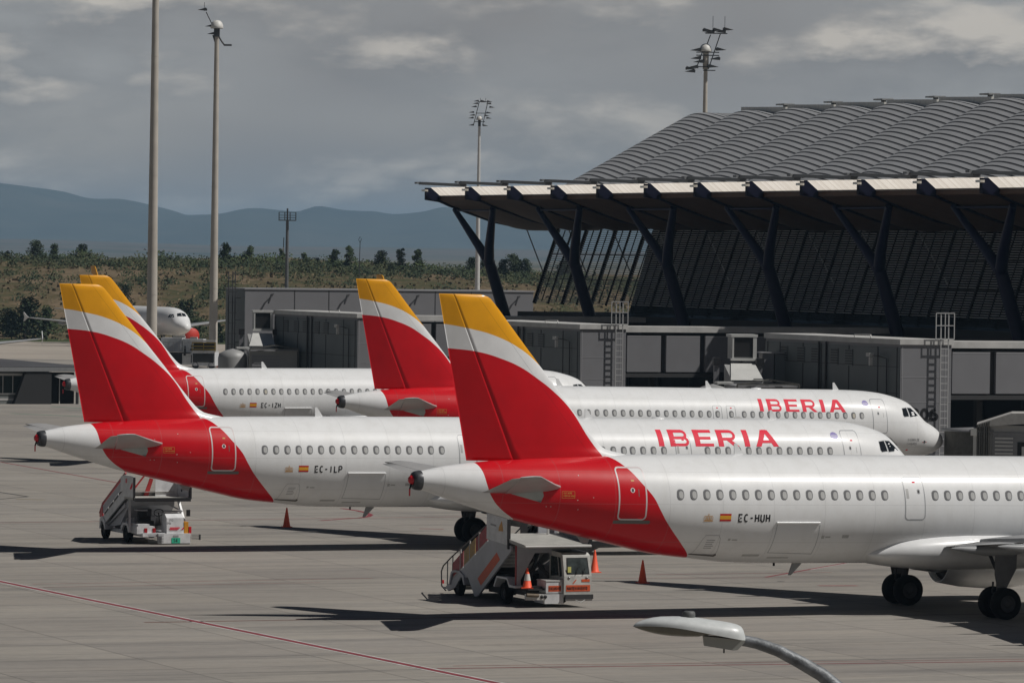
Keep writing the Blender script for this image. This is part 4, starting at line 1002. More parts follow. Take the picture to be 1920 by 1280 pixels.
    for i in range(40):
        t = 9+i*2.95; w = .30 if i % 2 == 0 else .16
        q = MB(); q.bar(lc(t, sl(9.3)-.06, 9.3), lc(t, sl(15.5)-.06, 15.5), w*.6, w, m_mulld)
        if i % 2 == 0: q.bar(lc(t, sl(15.5)+.2, 15.5), lc(t, sl(15.5)+.25, 16.0), .1, .1, m_mull)
        P('mullion', q)
        q = MB(); q.bar(lc(t+1.47, sl(9.5)-.08, 9.5), lc(t+1.47, sl(15.4)-.08, 15.4), .06, .08, m_mulld); P('mullion', q)
    for z in (11.35, 13.4): q = MB(); q.bar(lc(9, sl(z)+.1, z), lc(126, sl(z)-.1, z), .12, .1, m_mulld); P('transom', q)
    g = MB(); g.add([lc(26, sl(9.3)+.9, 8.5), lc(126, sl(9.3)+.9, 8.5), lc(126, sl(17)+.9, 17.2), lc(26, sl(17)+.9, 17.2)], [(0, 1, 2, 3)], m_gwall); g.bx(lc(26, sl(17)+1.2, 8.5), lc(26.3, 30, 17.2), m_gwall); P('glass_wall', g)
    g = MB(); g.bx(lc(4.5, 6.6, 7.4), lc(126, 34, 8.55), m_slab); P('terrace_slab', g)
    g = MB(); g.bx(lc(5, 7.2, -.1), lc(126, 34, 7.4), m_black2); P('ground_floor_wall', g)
    for t in range(8, 126, 6): q = MB(); q.bx(lc(t, 7.0, 0), lc(t+.35, 7.2, 7.3), m_slab); P('ground_floor_pier', q)
    q = MB(); q.tube([lc(67, 26.5, 26.5), lc(67, 26.5, 31.5)], .05, m_steel, 5); P('lightning_rod', q)
    q = MB(); q.bx(lc(77.5, 8.2, 8.6), lc(80.3, 9.0, 9.35), m_red); P('red_panel', q)
    return root
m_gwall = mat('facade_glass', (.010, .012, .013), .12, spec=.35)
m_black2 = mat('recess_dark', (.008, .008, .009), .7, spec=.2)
terminal()

# ------------------------------------------------------------------ pier-head blocks, gangways, ladders
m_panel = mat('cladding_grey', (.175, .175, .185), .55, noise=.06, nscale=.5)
m_panel2 = mat('cladding_teal_shade', (.10, .115, .12), .5, noise=.10, nscale=.35)  # darker cladding copy, shade of the sides away from the sun painted in
m_cop = mat('coping_white', (.46, .455, .44), .6, noise=.15, nscale=.8)
m_seam = mat('seam_light', (.27, .27, .28), .5)
m_seamd = mat('seam_dark', (.035, .035, .037), .6)
def ladder(parent, x, y, z0, z1, m, cage=True):
    """vertical ladder in front (-y... +t side) of a wall at local y"""
    q = MB()
    for dx in (-.26, .26): q.bar((x+dx, y, z0), (x+dx, y, z1+1.6), .06, .06, m)
    z = z0+.2
    while z < z1: q.bar((x-.26, y, z), (x+.26, y, z), .05, .05, m); z += .42
    for dx in (-.62, 0, .62): q.bar((x+dx, y-.05, z1), (x+dx, y-.05, z1+1.6), .05, .05, m)
    for zz_ in (z1+.05, z1+.85, z1+1.6): q.bar((x-.62, y-.05, zz_), (x+.62, y-.05, zz_), .05, .05, m)
    return q.build('ladder', parent)
def node_block(t, L0, label, number=None):
    """20.5 m long block; its lit short face looks back at the apron; origin at near corner"""
    p = FW(t, L0); r = thing('pier_head_block', label, 'building', p, FA, 'grey pier head blocks in front of the terminal')
    W, D, H = 3.45, 18.7, 8.6; P = lambda n, q: q.build(n, r)
    q = MB(); q.bx((0, 0, 0), (W, D, H-.32), m_panel); P('wall', q)
    q = MB(); q.bx((-.004-.03, .03, .2), (.0-.004, D, H-.5), m_panel2); P('side_cladding_shaded', q)  # sheet carrying the painted shade of the unlit long side
    q = MB(); q.bx((-.10, -.10, H-.32), (W+.10, D+.1, H), m_cop); P('coping', q)
    q = MB()
    for z in (1.8, 3.3, 4.8, 6.3): q.bx((0.0, -.012, z), (W, -.001, z+.035), m_seam)
    for x in (.10, 3.0): q.bx((x, -.014, .1), (x+.05, -.003, H-.4), m_seam)
    P('panel_seams', q)
    q = MB()
    for y in (.35, 2.9, 6.8, 10.6, 13.2, 16.5, 18.3): q.bx((-.06, y, .2), (-.036, y+.09, H-.5), m_seamd)
    for z in (6.9, 5.3, 3.4): q.bx((-.055, .2, z), (-.037, D-.2, z+.04), m_seamd)
    for y in (9.9, 10.9): q.tube([(-.10, y, .3), (-.10, y, H-.35)], .06, m_seamd, 6)
    P('side_seams', q)
    for y in (6.3, 8.3, 11.0, 13.0, 15.4):
        q = MB(); q.bx((-.075, y, H-1.75), (-.037, y+1.0, H-.75), m_panel2)
        for k in range(6): q.bx((-.10, y+.05, H-1.68+k*.16), (-.077, y+.95, H-1.60+k*.16), m_seamd)
        P('vent', q)
    q = MB(); q.tube([(-.12, 1.6, .4), (-.12, 1.6, H-1.2), (-.5, 2.0, H-1.05), (-.55, 2.6, H-1.05)], .035, m_seamd, 6); q.box((-.6, 2.9, H-1.0), (.3, .5, .22), m_cop); q.box((-.6, 2.8, H-1.4), (.16, .2, .5), m_cop); P('wall_lamp', q)
    q = MB(); q.tube([(-.0, 4.0, H), (-.0, 4.0, H+.18), (-.0, 6.2, H+.18), (-.0, 6.2, H)], .04, m_cop, 6); P('roof_rail', q)
    ladder(r, 2.75, -.42, .3, H, m_alu2)
    q = MB(); q.bx((W+.0, .9, 4.25), (W+.05, 2.0, 4.3), m_panel)
    if number:
        q = MB(); flat_text(q, number, (.80, 0, 3.68), (1, 0, 0), (0, 0, 1), .78, .18, m_ink, .95, .26, .02); P('number', q)
    # fixed gangway running in to the terminal
    g = thing('gangway', 'grey panelled walkway from the terminal to the '+label.split(',')[0], 'gangway', FW(t-.35, L0+W+.1), FA, 'grey panelled gangways into the terminal')
    n = 7; Lg = 21.0; H2 = 8.5
    q = MB(); q.bx((0, .25, 5.25), (Lg, 3.0, H2-.55), m_seamd); q.build('walkway_box', g)
    q = MB(); q.bx((0, -.12, H2-.42), (Lg+.3, 3.1, H2-.02), m_cop); q.build('roof', g)
    q = MB(); q.bx((0, -.08, 4.95), (Lg, 3.0, 5.22), m_seamd); q.build('floor_beam', g)
    for k in range(n):
        a = .15+k*Lg/n; q = MB(); q.bx((a, -.02, 5.32), (a+Lg/n-.42, .22, H2-.72), m_panel); q.bx((a, -.03, H2-.74), (a+Lg/n-.42, .22, H2-.66), m_seam); q.build('panel', g)
    for k in range(3): q = MB(); q.bx((2.5+k*7.0, 1.2, 0), (2.9+k*7.0, 1.6, 4.95), m_slab); q.build('support', g)
    return r
m_alu2 = mat('ladder_metal', (.42, .42, .42), .45, .3)
node_block(123.1, -18.3, 'rightmost block, numbered 306 behind the aircraft nose', '306')
node_block(75.3, -18.5, 'middle block, behind the nearest yellow tail')
node_block(31.0, -18.0, 'leftmost block, left of the third tail')

def service_block():
    p = at(460, 540, 450); r = thing('service_building', 'long grey clad building with black caged ladder, left behind the pier', 'building', (p.x, p.y, 0), FA)
    H = p.z; W = 28.5
    q = MB(); q.bx((0, 0, 0), (W, 5.2, H-.12), m_panel); q.build('wall', r)
    q = MB(); q.bx((-.03, .0, .1), (-.004, 5.2, H-.2), m_panel2); q.build('side_cladding_shaded', r)
    q = MB(); q.bx((-.08, -.08, H-.12), (W+.08, 5.3, H), m_seam); q.build('coping', r)
    q = MB()
    for x in (4.75, 8.1, 11.5, 15.0, 18.6, 22.2, 25.2): q.bx((x, -.014, .1), (x+.09, -.002, H-.14), m_seamd)
    q.build('panel_seams', r)
    for x in (2.0, 9.4, 12.9, 16.3, 26.4):
        q = MB(); q.bar((x+.42, -.35, H-.55), (x, -.7, H-1.35), .13, .13, m_seamd); q.bar((x+.42, -.35, H-.55), (x+.75, -.02, H-.5), .08, .08, m_seamd); q.build('floodlight', r)
    q = MB()
    for y in (1.2, 1.9, 3.0): q.bar((-.55, y, .5), (-.55, y, H+1.5), .07, .07, m_seamd)
    z = 1.0
    while z < H+1.5: q.bar((-.55, .9 if int(z*2) % 2 else 1.2, z), (-.55, 3.0, z), .06, .06, m_seamd); z += .95
    for z in (3, 5, 7, 9): q.bar((-.55, 1.2, z), (-.02, 1.2, z), .05, .05, m_seamd)
    q.build('ladder', r)
service_block()

# boarding bridges
m_bridge = mat('bridge_grey', (.30, .30, .295), .5, noise=.12, nscale=.7)
m_bridgel = mat('bridge_light', (.52, .52, .50), .55, noise=.12, nscale=.7)
m_bellow = mat('bellows', (.10, .098, .09), .85, noise=.2)
def bridge(px, Z, label):
    p = at(px, 640, Z); r = thing('boarding_bridge', label, 'boarding bridge', (p.x, p.y, 0), FA*.35, 'boarding bridges beside the pier head blocks')
    def tf(q): q.v = [(x*.93, y*.93, .95+.93*z if z >= 2 else z*1.405) for x, y, z in q.v]; return q
    P = lambda n, q, par=None: tf(q).build(n, par or r)
    q = MB(); q.bx((-.42, 0, 6.5), (1.18, 1.8, 8.1), m_bridge); o = P('hood', q)
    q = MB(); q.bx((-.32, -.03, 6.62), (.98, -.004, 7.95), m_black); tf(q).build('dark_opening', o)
    q = MB(); q.bx((-.52, -.12, 7.98), (1.3, 1.9, 8.16), m_bridgel); q.bx((.99, -.10, 6.5), (1.24, -.01, 7.97), m_bridgel); q.bx((-.44, -.10, 6.5), (-.33, -.01, 7.97), m_bridgel); q.bx((-.55, -.25, 6.38), (1.35, .2, 6.55), m_bridgel); tf(q).build('hood_frame', o)
    q = MB(); q.prism([(-.15, 6.12), (-3.2, 5.05), (-3.2, 3.1), (-.15, 3.6)], 'x', -1.0, 1.15, m_bridge); P('tunnel', q)
    q = MB(); q.add([(-.55, -.2, 6.2), (1.1, -.2, 6.2), (1.15, -3.25, 5.14), (-1.1, -3.25, 5.14)], [(0, 1, 2, 3)], m_bridgel); q.bx((.45, -3.3, 5.20), (1.1, -3.2, 5.26), m_seamd); P('tunnel_roof', q)
    for x, w in ((-1.55, .34), (1.42, .34)):
        q = MB(); q.bx((x-w/2, -.4, 2.8), (x+w/2, -.05, 6.1), m_panel); q.bx((x-w/2-.08, -.5, 6.05), (x+w/2+.1, 0, 6.55), m_ink); P('lift_column', q)
    q = MB(); q.bx((1.7, .2, 2.8), (2.5, 1.5, 6.9), m_panel); q.bx((2.55, .1, 2.8), (3.3, 1.4, 6.85), m_panel2); q.bx((1.6, .1, 6.9), (3.4, 1.6, 6.98), m_seam); P('equipment_box', q)
    q = MB(); q.bx((-1.35, -6.6, 2.4), (2.75, -3.4, 4.75), m_bridge)
    for k in range(7): q.bx((-1.15+k*.0, -6.66, 2.7+k*.26), (1.2, -6.61, 2.86+k*.26), m_seam)
    P('cab', q)
    q = MB(); q.bx((-1.5, -6.9, 4.76), (2.85, -3.3, 4.88), m_seam); P('cab_roof', q)
    q = MB()
    for a, b in (((-1.4, -7.2, 4.95), (.8, -6.8, 5.28)), ((.8, -6.8, 5.28), (2.8, -7.2, 5.0)), ((-1.4, -7.2, 4.95), (2.8, -7.2, 4.98)), ((-1.4, -7.2, 3.2), (-1.4, -7.2, 4.95)), ((2.8, -7.2, 3.4), (2.8, -7.2, 4.98)), ((1.0, -6.6, 5.2), (1.1, -3.5, 5.0))): q.bar(a, b, .1, .1, m_bellow)
    P('canopy_frame', q)
    q = MB(); q.lathe([(.01, 5.28-.35), (.7, 5.1-.35), (1.15, 4.85-.35), (1.25, 4.5-.35), (1.25, 2.4)], m_bridge, 20, 'z', (-2.7, -5.2, 0)); P('rotunda', q)
    q = MB(); q.bx((-2.3, -4.8, 4.9), (-1.2, -3.6, 5.05), m_bridgel); P('walkway_plate', q)
    q = MB(); q.bx((-.4, -2.4, .5), (.5, -1.6, 3.3), m_steel2); q.bx((-1.4, -2.5, .3), (1.5, -1.5, .7), m_steel2); P('leg_frame', q)
    for x in (-1.5, 1.6): inst('wheel', TYRE, r, (x, -2.0, .6), R(90))
    return r
bridge(1385, 312, 'grey boarding bridge with dark square opening, between the lettered aircraft and block 306')
bridge(485, 400, 'grey boarding bridge with dark square opening, at the left beside the leftmost block')
def near_bridge():
    p = at(1832, 800, 286); r = thing('boarding_bridge', 'grey boarding bridge end with bellows and slatted side, at the right edge', 'boarding bridge', (p.x, p.y, 0), R(-6))
    P = lambda n, q: q.build(n, r)
    q = MB(); q.bx((.75, 0, 1.0), (7.5, 3.4, 3.9), m_bridge); P('cab', q)
    q = MB(); q.prism([(.0, 3.95), (2.0, 4.62), (7.8, 4.70), (7.8, 4.45), (.1, 3.8)], 'y', -.3, 3.6, m_bridgel2); P('cab_roof', q)
    q = MB()
    for k in range(6): q.prism([(.0+k*.13, 1.2), (.09+k*.13, 1.2), (.09+k*.13, 3.95+k*.04), (.0+k*.13, 3.9+k*.04)], 'y', -.34-.02*(k % 2), 3.3, m_bellow)
    P('bellows', q)
    q = MB(); q.bx((.9, -.06, 1.2), (2.75, -.01, 3.5), m_bridgel3)
    for k in range(9): q.bx((1.05, -.10, 1.35+k*.22), (2.1, -.065, 1.46+k*.22), m_bridgel)
    P('slatted_panel', q)
    q = MB(); q.bx((2.35, -.10, 1.9), (3.15, -.065, 2.95), m_black); q.bx((2.6, -.115, 2.0), (2.78, -.102, 2.7), m_bridgel); P('window', q)
    q = MB(); q.lathe([(.01, 3.72), (1.95, 3.62), (1.95, 3.5)], m_bridgel3, 28, 'z', (-.1, 1.6, 0)); q.lathe([(1.8, 3.5), (1.8, .9)], m_bellow, 44, 'z', (-.1, 1.6, 0), False); P('rotating_curtain', q)
    q = MB(); q.bx((-.35, -.38, 3.3), (.0, -.1, 3.72), m_bridgel); q.bx((-.2, -.32, 1.0), (.0, -.2, 3.3), m_bridgel); P('corner_post', q)
    q = MB(); q.bx((2.5, 1.2, 0), (3.2, 1.9, 1.1), m_steel2); P('leg_frame', q)
m_bridgel2 = mat('bridge_roof', (.40, .39, .37), .6, noise=.15); m_bridgel3 = mat('bridge_mid', (.22, .22, .225), .55, noise=.12)
near_bridge()

# ------------------------------------------------------------------ low building at the left
def low_building():
    a = gs(145, 757); b = gs(-120, 763); ang = math.atan2((a-b).y, (a-b).x)
    r = thing('apron_building', 'low flat dark building with dark gravel roof and windows, at the left edge', 'building', (b.x, b.y, 0), ang)
    ang = FA; W = 14.0; b = a-HV*14.0; r.location = (b.x, b.y, 0); r.rotation_euler = (0, 0, ang); H = 3.15; P = lambda n, q: q.build(n, r)
    q = MB(); q.bx((0, 0, 0), (W-2.6, 50, H-.35), m_panel3); P('wall', q)
    q = MB(); q.bx((-1, -.9, H-.35), (W+1.5, 52, H), m_edge); P('roof_edge', q)
    q = MB(); q.bx((-.8, -.7, H+.003), (W+1.3, 51.8, H+.06), mat('roof_gravel', (.055, .055, .06), .95, noise=.35, nscale=.15)); P('roof', q)
    q = MB(); q.bx((0, -.06, 0.02), (W-4.8, -.004, .62), m_panel4); q.bx((0, -.09, .30), (W-4.8, -.062, .47), m_cop); P('plinth', q)
    x = .3
    while x < W-5.4:
        q = MB(); q.bx((x, -.05, .95), (x+.78, -.01, 2.35), m_glass2); o = P('window', q); q = MB(); q.bx((x+.8, -.09, .9), (x+.86, -.02, 2.4), m_cop); q.build('frame', o); x += .88
    q = MB(); q.bx((0, -.055, 2.42), (W-4.6, -.006, 2.6), m_cop); q.bx((0, -.055, .80), (W-4.6, -.006, .92), m_cop); P('window_band', q)
    q = MB(); q.prism([(W-5.9, 0), (W-4.9, 2.75), (W-2.6, 2.75), (W-2.6, 0)], 'y', -.8, 2, m_slab); P('porch_wall', q)
    q = MB(); q.bx((W-2.5, .4, 0), (W-.2, .6, 2.7), m_black2); q.bx((W-1.6, .2, 0), (W-1.53, .27, 2.5), m_cop); q.bx((W-.3, -.6, 0), (W-.1, -.4, 2.8), m_slab); P('entrance', q)
m_panel3 = mat('wall_greygreen', (.10, .11, .105), .7, noise=.1); m_panel4 = mat('plinth_grey', (.16, .17, .165), .7, noise=.1); m_glass2 = mat('window_green', (.02, .03, .028), .1)
low_building()

# ------------------------------------------------------------------ masts
m_conc = mat('mast_concrete', (.44, .405, .355), .8, noise=.12, nscale=.5)
m_mastw = mat('mast_galvanised', (.50, .50, .49), .5, noise=.08)
def mast(name, label, px, Z, ztop, r0, r1, m, crown=None, grp='tall floodlight masts'):
    b = at(px, 640, Z); r = thing(name, label, 'light mast', (b.x, Z, 0), 0, grp)
    q = MB(); q.tube([(0, 0, z) for z in (0, ztop*.33, ztop*.66, ztop)], [r0, r0+(r1-r0)*.33, r0+(r1-r0)*.66, r1], m, 24); q.build('pole', r)
    q = MB(); z = 9.0
    while z < ztop-2: q.lathe([(r0+(r1-r0)*z/ztop+.012, z-.09), (r0+(r1-r0)*z/ztop+.012, z+.09)], m, 24); z += 11.5
    q.build('collar', r)
    if crown: crown(r, ztop)
    return r
def lamp_unit(par, p, sx=1, k=1.0):
    q = MB(); x, y, z = p; q.prism([(x-.55*k*sx, z-.03), (x+.30*k*sx, z+.22*k), (x+.42*k*sx, z+.10*k), (x+.40*k*sx, z-.10*k)], 'y', y-.22*k, y+.22*k, m_mull); return q.build('floodlight', par)
def dome(par, z, x=0, k=1.0):
    q = MB(); q.lathe([(.02, z+.95*k), (.35*k, z+.88*k), (.58*k, z+.66*k), (.70*k, z+.32*k), (.74*k, z+.05*k), (.70*k, z)], m_cop2, 20, 'z', (x, 0, 0)); q.lathe([(.02, z), (.70*k, z-.001)], m_mull, 20, 'z', (x, 0, 0)); q.build('dome', par)
m_cop2 = mat('dome_white', (.62, .61, .58), .5)
def crown_a(r, z):   # pole 2: dome with one arm up-left and one down-right
    dome(r, z+.35); q = MB(); q.bx((-.32, -.3, z-.6), (.32, .3, z+.35), m_mull); q.tube([(-.55, 0, z+.8), (-1.25, 0, z+2.2)], .06, m_mull, 6); q.tube([(.2, 0, z-.5), (.55, 0, z-1.1), (.9, 0, z-1.55)], .10, m_mull, 6); q.tube([(-1.45, 0, z+2.3), (-1.45, 0, z+3.3)], .03, m_mull, 5); q.tube([(-.4, 0, z-.4), (-.1, 0, z-1.3)], .14, m_mull, 6); q.build('crown_frame', r)
    lamp_unit(r, (-1.6, 0, z+2.45), 1, 1.1); lamp_unit(r, (-.9, 0, z+.6), 1, .8); lamp_unit(r, (-.6, 0, z-.25), 1, .9); q = MB(); q.bx((.85, -.15, z-1.62), (1.7, .15, z-1.42), m_mull); q.build('floodlight', r)
def crown_b(r, z):   # pole 3: two slanting rails carrying lamps round the dome
    dome(r, z+.5, 0, .62); q = MB()
    a0, a1 = (-.85, -.3), (-.05, 3.1); b0, b1 = (.45, -.3), (1.15, 3.1)
    for (x0, z0), (x1, z1) in ((a0, a1), (b0, b1)): q.tube([(x0, -.2, z+z0), (x1, -.2, z+z1)], .055, m_mull, 6)
    for z_ in (.2, 1.4, 3.0): q.bx((-.8+z_*.2, -.25, z+z_), (.75+z_*.2, -.15, z+z_+.10), m_mull)
    q.tube([(0, 0, z-.4), (0, 0, z+.6)], .2, m_mull, 8)
    for x in (.1, .85): q.tube([(x, -.2, z+3.1), (x, -.2, z+3.6)], .03, m_mull, 5)
    q.build('crown_frame', r)
    for x, z_, s_ in ((-.45, 3.15, 1), (.45, 3.15, -1), (1.35, 3.1, -1), (-.55, 2.8, 1), (1.3, 2.8, 1), (-.75, 2.35, 1), (1.7, 2.3, -1), (-1.1, 1.55, 1), (1.3, 1.5, -1), (-1.0, 1.15, 1), (1.0, 1.1, -1), (-1.15, .75, 1), (1.3, .75, -1), (-1.1, -.25, 1), (.8, -.3, -1)): lamp_unit(r, (x, -.2, z+z_), s_, .82)
def crown_c(r, z):
    dome(r, z+.4, -.05, .95); q = MB()
    for (x0, z0), (x1, z1) in (((-1.0, -1.3), (-.3, .6)), ((.3, -1.6), (1.6, 2.4)), ((.1, 1.2), (.5, 2.3))): q.tube([(x0, -.3, z+z0), (x1, -.3, z+z1)], .06, m_mull, 6)
    for x0, x1, z_ in ((-.1, 2.4, 2.4), (-1.1, 1.5, .25), (-1.1, 1.5, -.1), (-.3, 1.1, -1.8), (-1.7, .6, -1.4)): q.bx((x0, -.35, z+z_), (x1, -.25, z+z_+.11), m_mull)
    for x in (.75, 2.1): q.tube([(x, -.3, z+2.8), (x, -.3, z+4.4)], .03, m_mull, 5)
    q.tube([(0, 0, z-1.6), (0, 0, z+.5)], .34, m_conc, 10)
    q.build('crown_frame', r)
    for x, z_, s_ in ((.1, 3.15, -1), (1.45, 3.2, -1), (2.8, 3.3, -1), (-1.3, .6, 1), (-1.25, -.45, 1), (1.9, .7, -1), (1.3, -.5, 1), (-2.1, -1.8, -1), (-2.0, -2.15, 1), (.9, -1.5, -1), (-1.6, -1.6, 1), (-.9, -.9, 1), (.5, 2.95, 1), (2.0, 3.0, 1)): lamp_unit(r, (x*.85, -.3, z+z_*.88), s_, 1.25)
def crown_d(r, z):
    q = MB(); z0 = z
    q.bx((-.95, -.7, z0), (.95, .7, z0+.1), m_mull)
    for zz_ in (.35, .62, .95):
        for y in (-.7, .7): q.bar((-.95, y, z0+zz_), (.95, y, z0+zz_), .05, .05, m_mull)
    for x in (-.95, -.3, .3, .95):
        for y in (-.7, .7): q.bar((x, y, z0), (x, y, z0+.98), .05, .05, m_mull)
    q.tube([(0, 0, z0), (0, 0, z0+1.4)], .10, m_mull, 6); q.build('platform_cage', r)
    q = MB(); q.tube([(-.38, 0, z0-1.9), (-.42, 0, z0-3.6)], .05, m_mull, 6); q.bx((-.50, -.08, z0-3.5), (-.34, .08, z0-3.0), m_cop); q.build('side_antenna', r)
mast('light_mast', 'thickest concrete mast crossing the whole picture above the first two tails, no top in view', 284, 478, 46, .56, .26, m_conc)
mast('light_mast', 'concrete mast with white dome, second from the left', 399.5, 562, at(403, 60, 562).z, .52, .25, m_conc, crown_a)
mast('light_mast', 'slim pale mast rising in front of the mountains, left of the terminal roof corner', 893.5, 700, at(900, 232, 700).z, .42, .17, m_mastw, crown_b)
mast('light_mast', 'concrete mast with white dome rising behind the terminal roof', 1316, 562, at(1321, 104, 562).z, .55, .20, m_conc, crown_c)
mast('caged_mast', 'dark steel mast with a railed platform on top, behind the grey wall', 536, 560, at(538, 414, 560).z, .27, .16, mat('mast_dark', (.10, .105, .11), .5, noise=.1), crown_d, 'tall floodlight masts')
def thin_lamp():
    b = at(672.5, 540, 850); r = thing('lamp_post', 'thin distant lamp post with curled head, above the third tail', 'lamp post', (b.x, 850, hill_h(b.x, 850)-.3)); z = at(675, 455, 850).z-hill_h(b.x, 850)+.3
    q = MB(); q.tube([(0, 0, 0), (.15, 0, z)], [.09, .06], m_steel2, 6); q.build('pole', r)
    q = MB(); q.tube([(.15, 0, z), (-.1, 0, z+.5), (.05, 0, z+.95), (.3, 0, z+.9)], .05, m_steel2, 5); q.tube([(.15, 0, z), (.4, 0, z+.7)], .05, m_steel2, 5); q.build('lamp_head', r)
thin_lamp()
def fence():
    p = gs(403, 689); r = thing('pole_guard', 'low dark railing guarding the foot of the dome-topped mast', 'railing', (p.x, p.y-1.5, 0))
    q = MB()
    for x in (-.75, 0, .75, 1.3): q.bar((x, 0, 0), (x, 0, 1.55), .06, .06, m_seamd)
    for z in (.8, 1.5): q.bar((-.75, 0, z), (1.3, 0, z), .06, .06, m_seamd)
    q.build('rails', r)
    p = gs(412, 689); b = thing('container', 'small orange red box standing beside the foot of the dome-topped mast', 'box', (p.x, p.y+2, 0)); q = MB(); q.bx((-.55, -.4, 0), (.6, .4, 1.35), mat('box_orange', (.45, .07, .03), .6, noise=.15)); q.build('body', b); q = MB(); q.bx((-.6, -.45, 1.35), (.65, .45, 1.43), m_slab); q.build('lid', b)
fence()

# street lamp close to the camera
def street_lamp():
    Z = 31.0
    pole = at(1690, 1400, Z); r = thing('street_lamp', 'white oval street lamp head on a curved galvanised arm, close up at bottom right', 'street lamp', (pole.x, Z, 0))
    o = Vector((pole.x, Z, 0)); W = lambda x, y, dz=0: at(x, y, Z+dz)-o-Vector((0, 0, 0))
    pts = [W(*p) for p in ((1385, 1199), (1420, 1206), (1460, 1220), (1500, 1241), (1540, 1264), (1580, 1297), (1620, 1345), (1655, 1410), (1680, 1500))]
    base_z = pts[-1].z
    q = MB(); q.tube(pts+[Vector((0, 0, base_z-.8)), Vector((0, 0, base_z-2))], [.034, .036, .038, .041, .044, .047, .05, .052, .054, .056, .058], mat('galvanised', (.17, .18, .19), .55, .3, noise=.4, nscale=14, bump=.5), 18); q.build('arm', r)
    q = MB(); q.tube([Vector((0, 0, base_z-1.9)), Vector((0, 0, 0))], [.060, .09], m_steel, 16); q.build('pole', r)
    # shell: sections along the long axis
    TOPY = pchip([1187.5, 1192, 1202, 1224, 1246, 1281, 1333, 1377, 1390, 1396, 1398], [1173.2, 1168.6, 1163.6, 1157.6, 1155.6, 1155.4, 1161.6, 1169, 1174.7, 1186, 1196])
    LIP = pchip([1187.5, 1215, 1245, 1274, 1333, 1398], [1173.8, 1172.6, 1172.8, 1175.8, 1186.7, 1200])
    HWD = pchip([1187.5, 1192, 1202, 1224, 1250, 1285, 1330, 1375, 1390, 1398], [1, 7, 13, 22, 29, 33, 31, 25, 19, 8])
    UND = pchip([1187.5, 1200, 1225, 1254, 1290, 1318, 1330, 1398], [.4, 6.5, 14, 18, 15, 8, 2, .5])
    ax = [1187.6, 1189, 1192, 1197, 1203, 1212, 1224, 1240, 1260, 1285, 1310, 1330, 1350, 1370, 1382, 1390, 1394, 1397, 1398]
    mb = MB(); vs = []; n = 22; s_ = Z/F_PX
    for x in ax:
        c = W(x, LIP(x)); hh = LIP(x)-TOPY(x)
        for k in range(n+1):
            a = math.pi*k/n; vs.append((c.x, -HWD(x)*s_*1.15*math.cos(a), c.z+hh*s_*math.sin(a)**.8))
    mb.add(vs, [(j*(n+1)+k, j*(n+1)+k+1, (j+1)*(n+1)+k+1, (j+1)*(n+1)+k) for j in range(len(ax)-1) for k in range(n)], mat('lamp_shell', (.56, .58, .575), .4, noise=.08, nscale=20, coat=.1), True)
    mb.build('shell', r)
    mb = MB(); vs = []
    for x in ax:
        c = W(x, LIP(x)+.2)
        for k in range(9): a = math.pi*k/8; vs.append((c.x, -HWD(x)*s_*1.10*math.cos(a), c.z-UND(x)*s_*math.sin(a)**.5))
    mb.add(vs, [(j*9+k, j*9+k+1, (j+1)*9+k+1, (j+1)*9+k) for j in range(len(ax)-1) for k in range(8)], mat('lamp_lens', (.13, .125, .10), .35, noise=.1, nscale=20), True); mb.build('lens', r)
    a_ = W(1322, 1191); b_ = W(1385, 1215)
    q = MB(); q.prism([(W(1318, 1191).x, W(1318, 1191).z), (W(1320, 1209).x, W(1320, 1209).z), (W(1375, 1218).x, W(1375, 1218).z), (W(1383, 1217).x, W(1383, 1217).z), (W(1396, 1203).x, W(1396, 1203).z), (W(1396, 1199).x, W(1396, 1199).z)], 'y', -.07, .07, m_ballast); q.build('ballast_box', r)
    q = MB(); c = W(1358, 1216); q.tube([c, c-Vector((0, 0, .028))], .005, m_ink, 8); q.build('sensor_pin', r)
    q = MB(); c = W(1292, 1153.5); q.lathe([(.038, -.02), (.041, .0), (.038, .02), (.03, .026), (.001, .027)], mat('photocell', (.10, .105, .105), .6), 20, 'z', (c.x, 0, c.z)); q.build('photocell', r)
m_ballast = mat('ballast_grey', (.34, .34, .31), .5, noise=.08)
street_lamp()

# ------------------------------------------------------------------ cones
def cone_parts(r, striped=False, h=.78):
    q = MB(); q.lathe([(.20, .03), (.18, .05), (.035, h-.03), (.03, h), (.001, h+.003)], m_orange, 20); q.box((0, 0, .018), (.46, .46, .036), m_orange); o = q.build('body', r)
    if striped: q = MB(); q.lathe([(.18-.145*.35+.004, .05+(h-.08)*.35), (.18-.145*.72+.004, .05+(h-.08)*.72)], m_cop2, 20); q.build('white_band', r)
def cone(px, py, label, striped=False, z=0.0, pos=None):
    p = pos or gs(px, py); r = thing('traffic_cone', label, 'traffic cone', (p[0], p[1], z), .3, 'orange traffic cones on the apron'); cone_parts(r, striped, .95 if z == 0 else .75); return r
cone(537, 988, 'orange traffic cone alone on the concrete under the left aircraft')
cone(1115, 1073, 'orange traffic cone just right of the white stair truck cab')
cone(1205, 1093, 'orange traffic cone farther right, under the red rear fuselage')

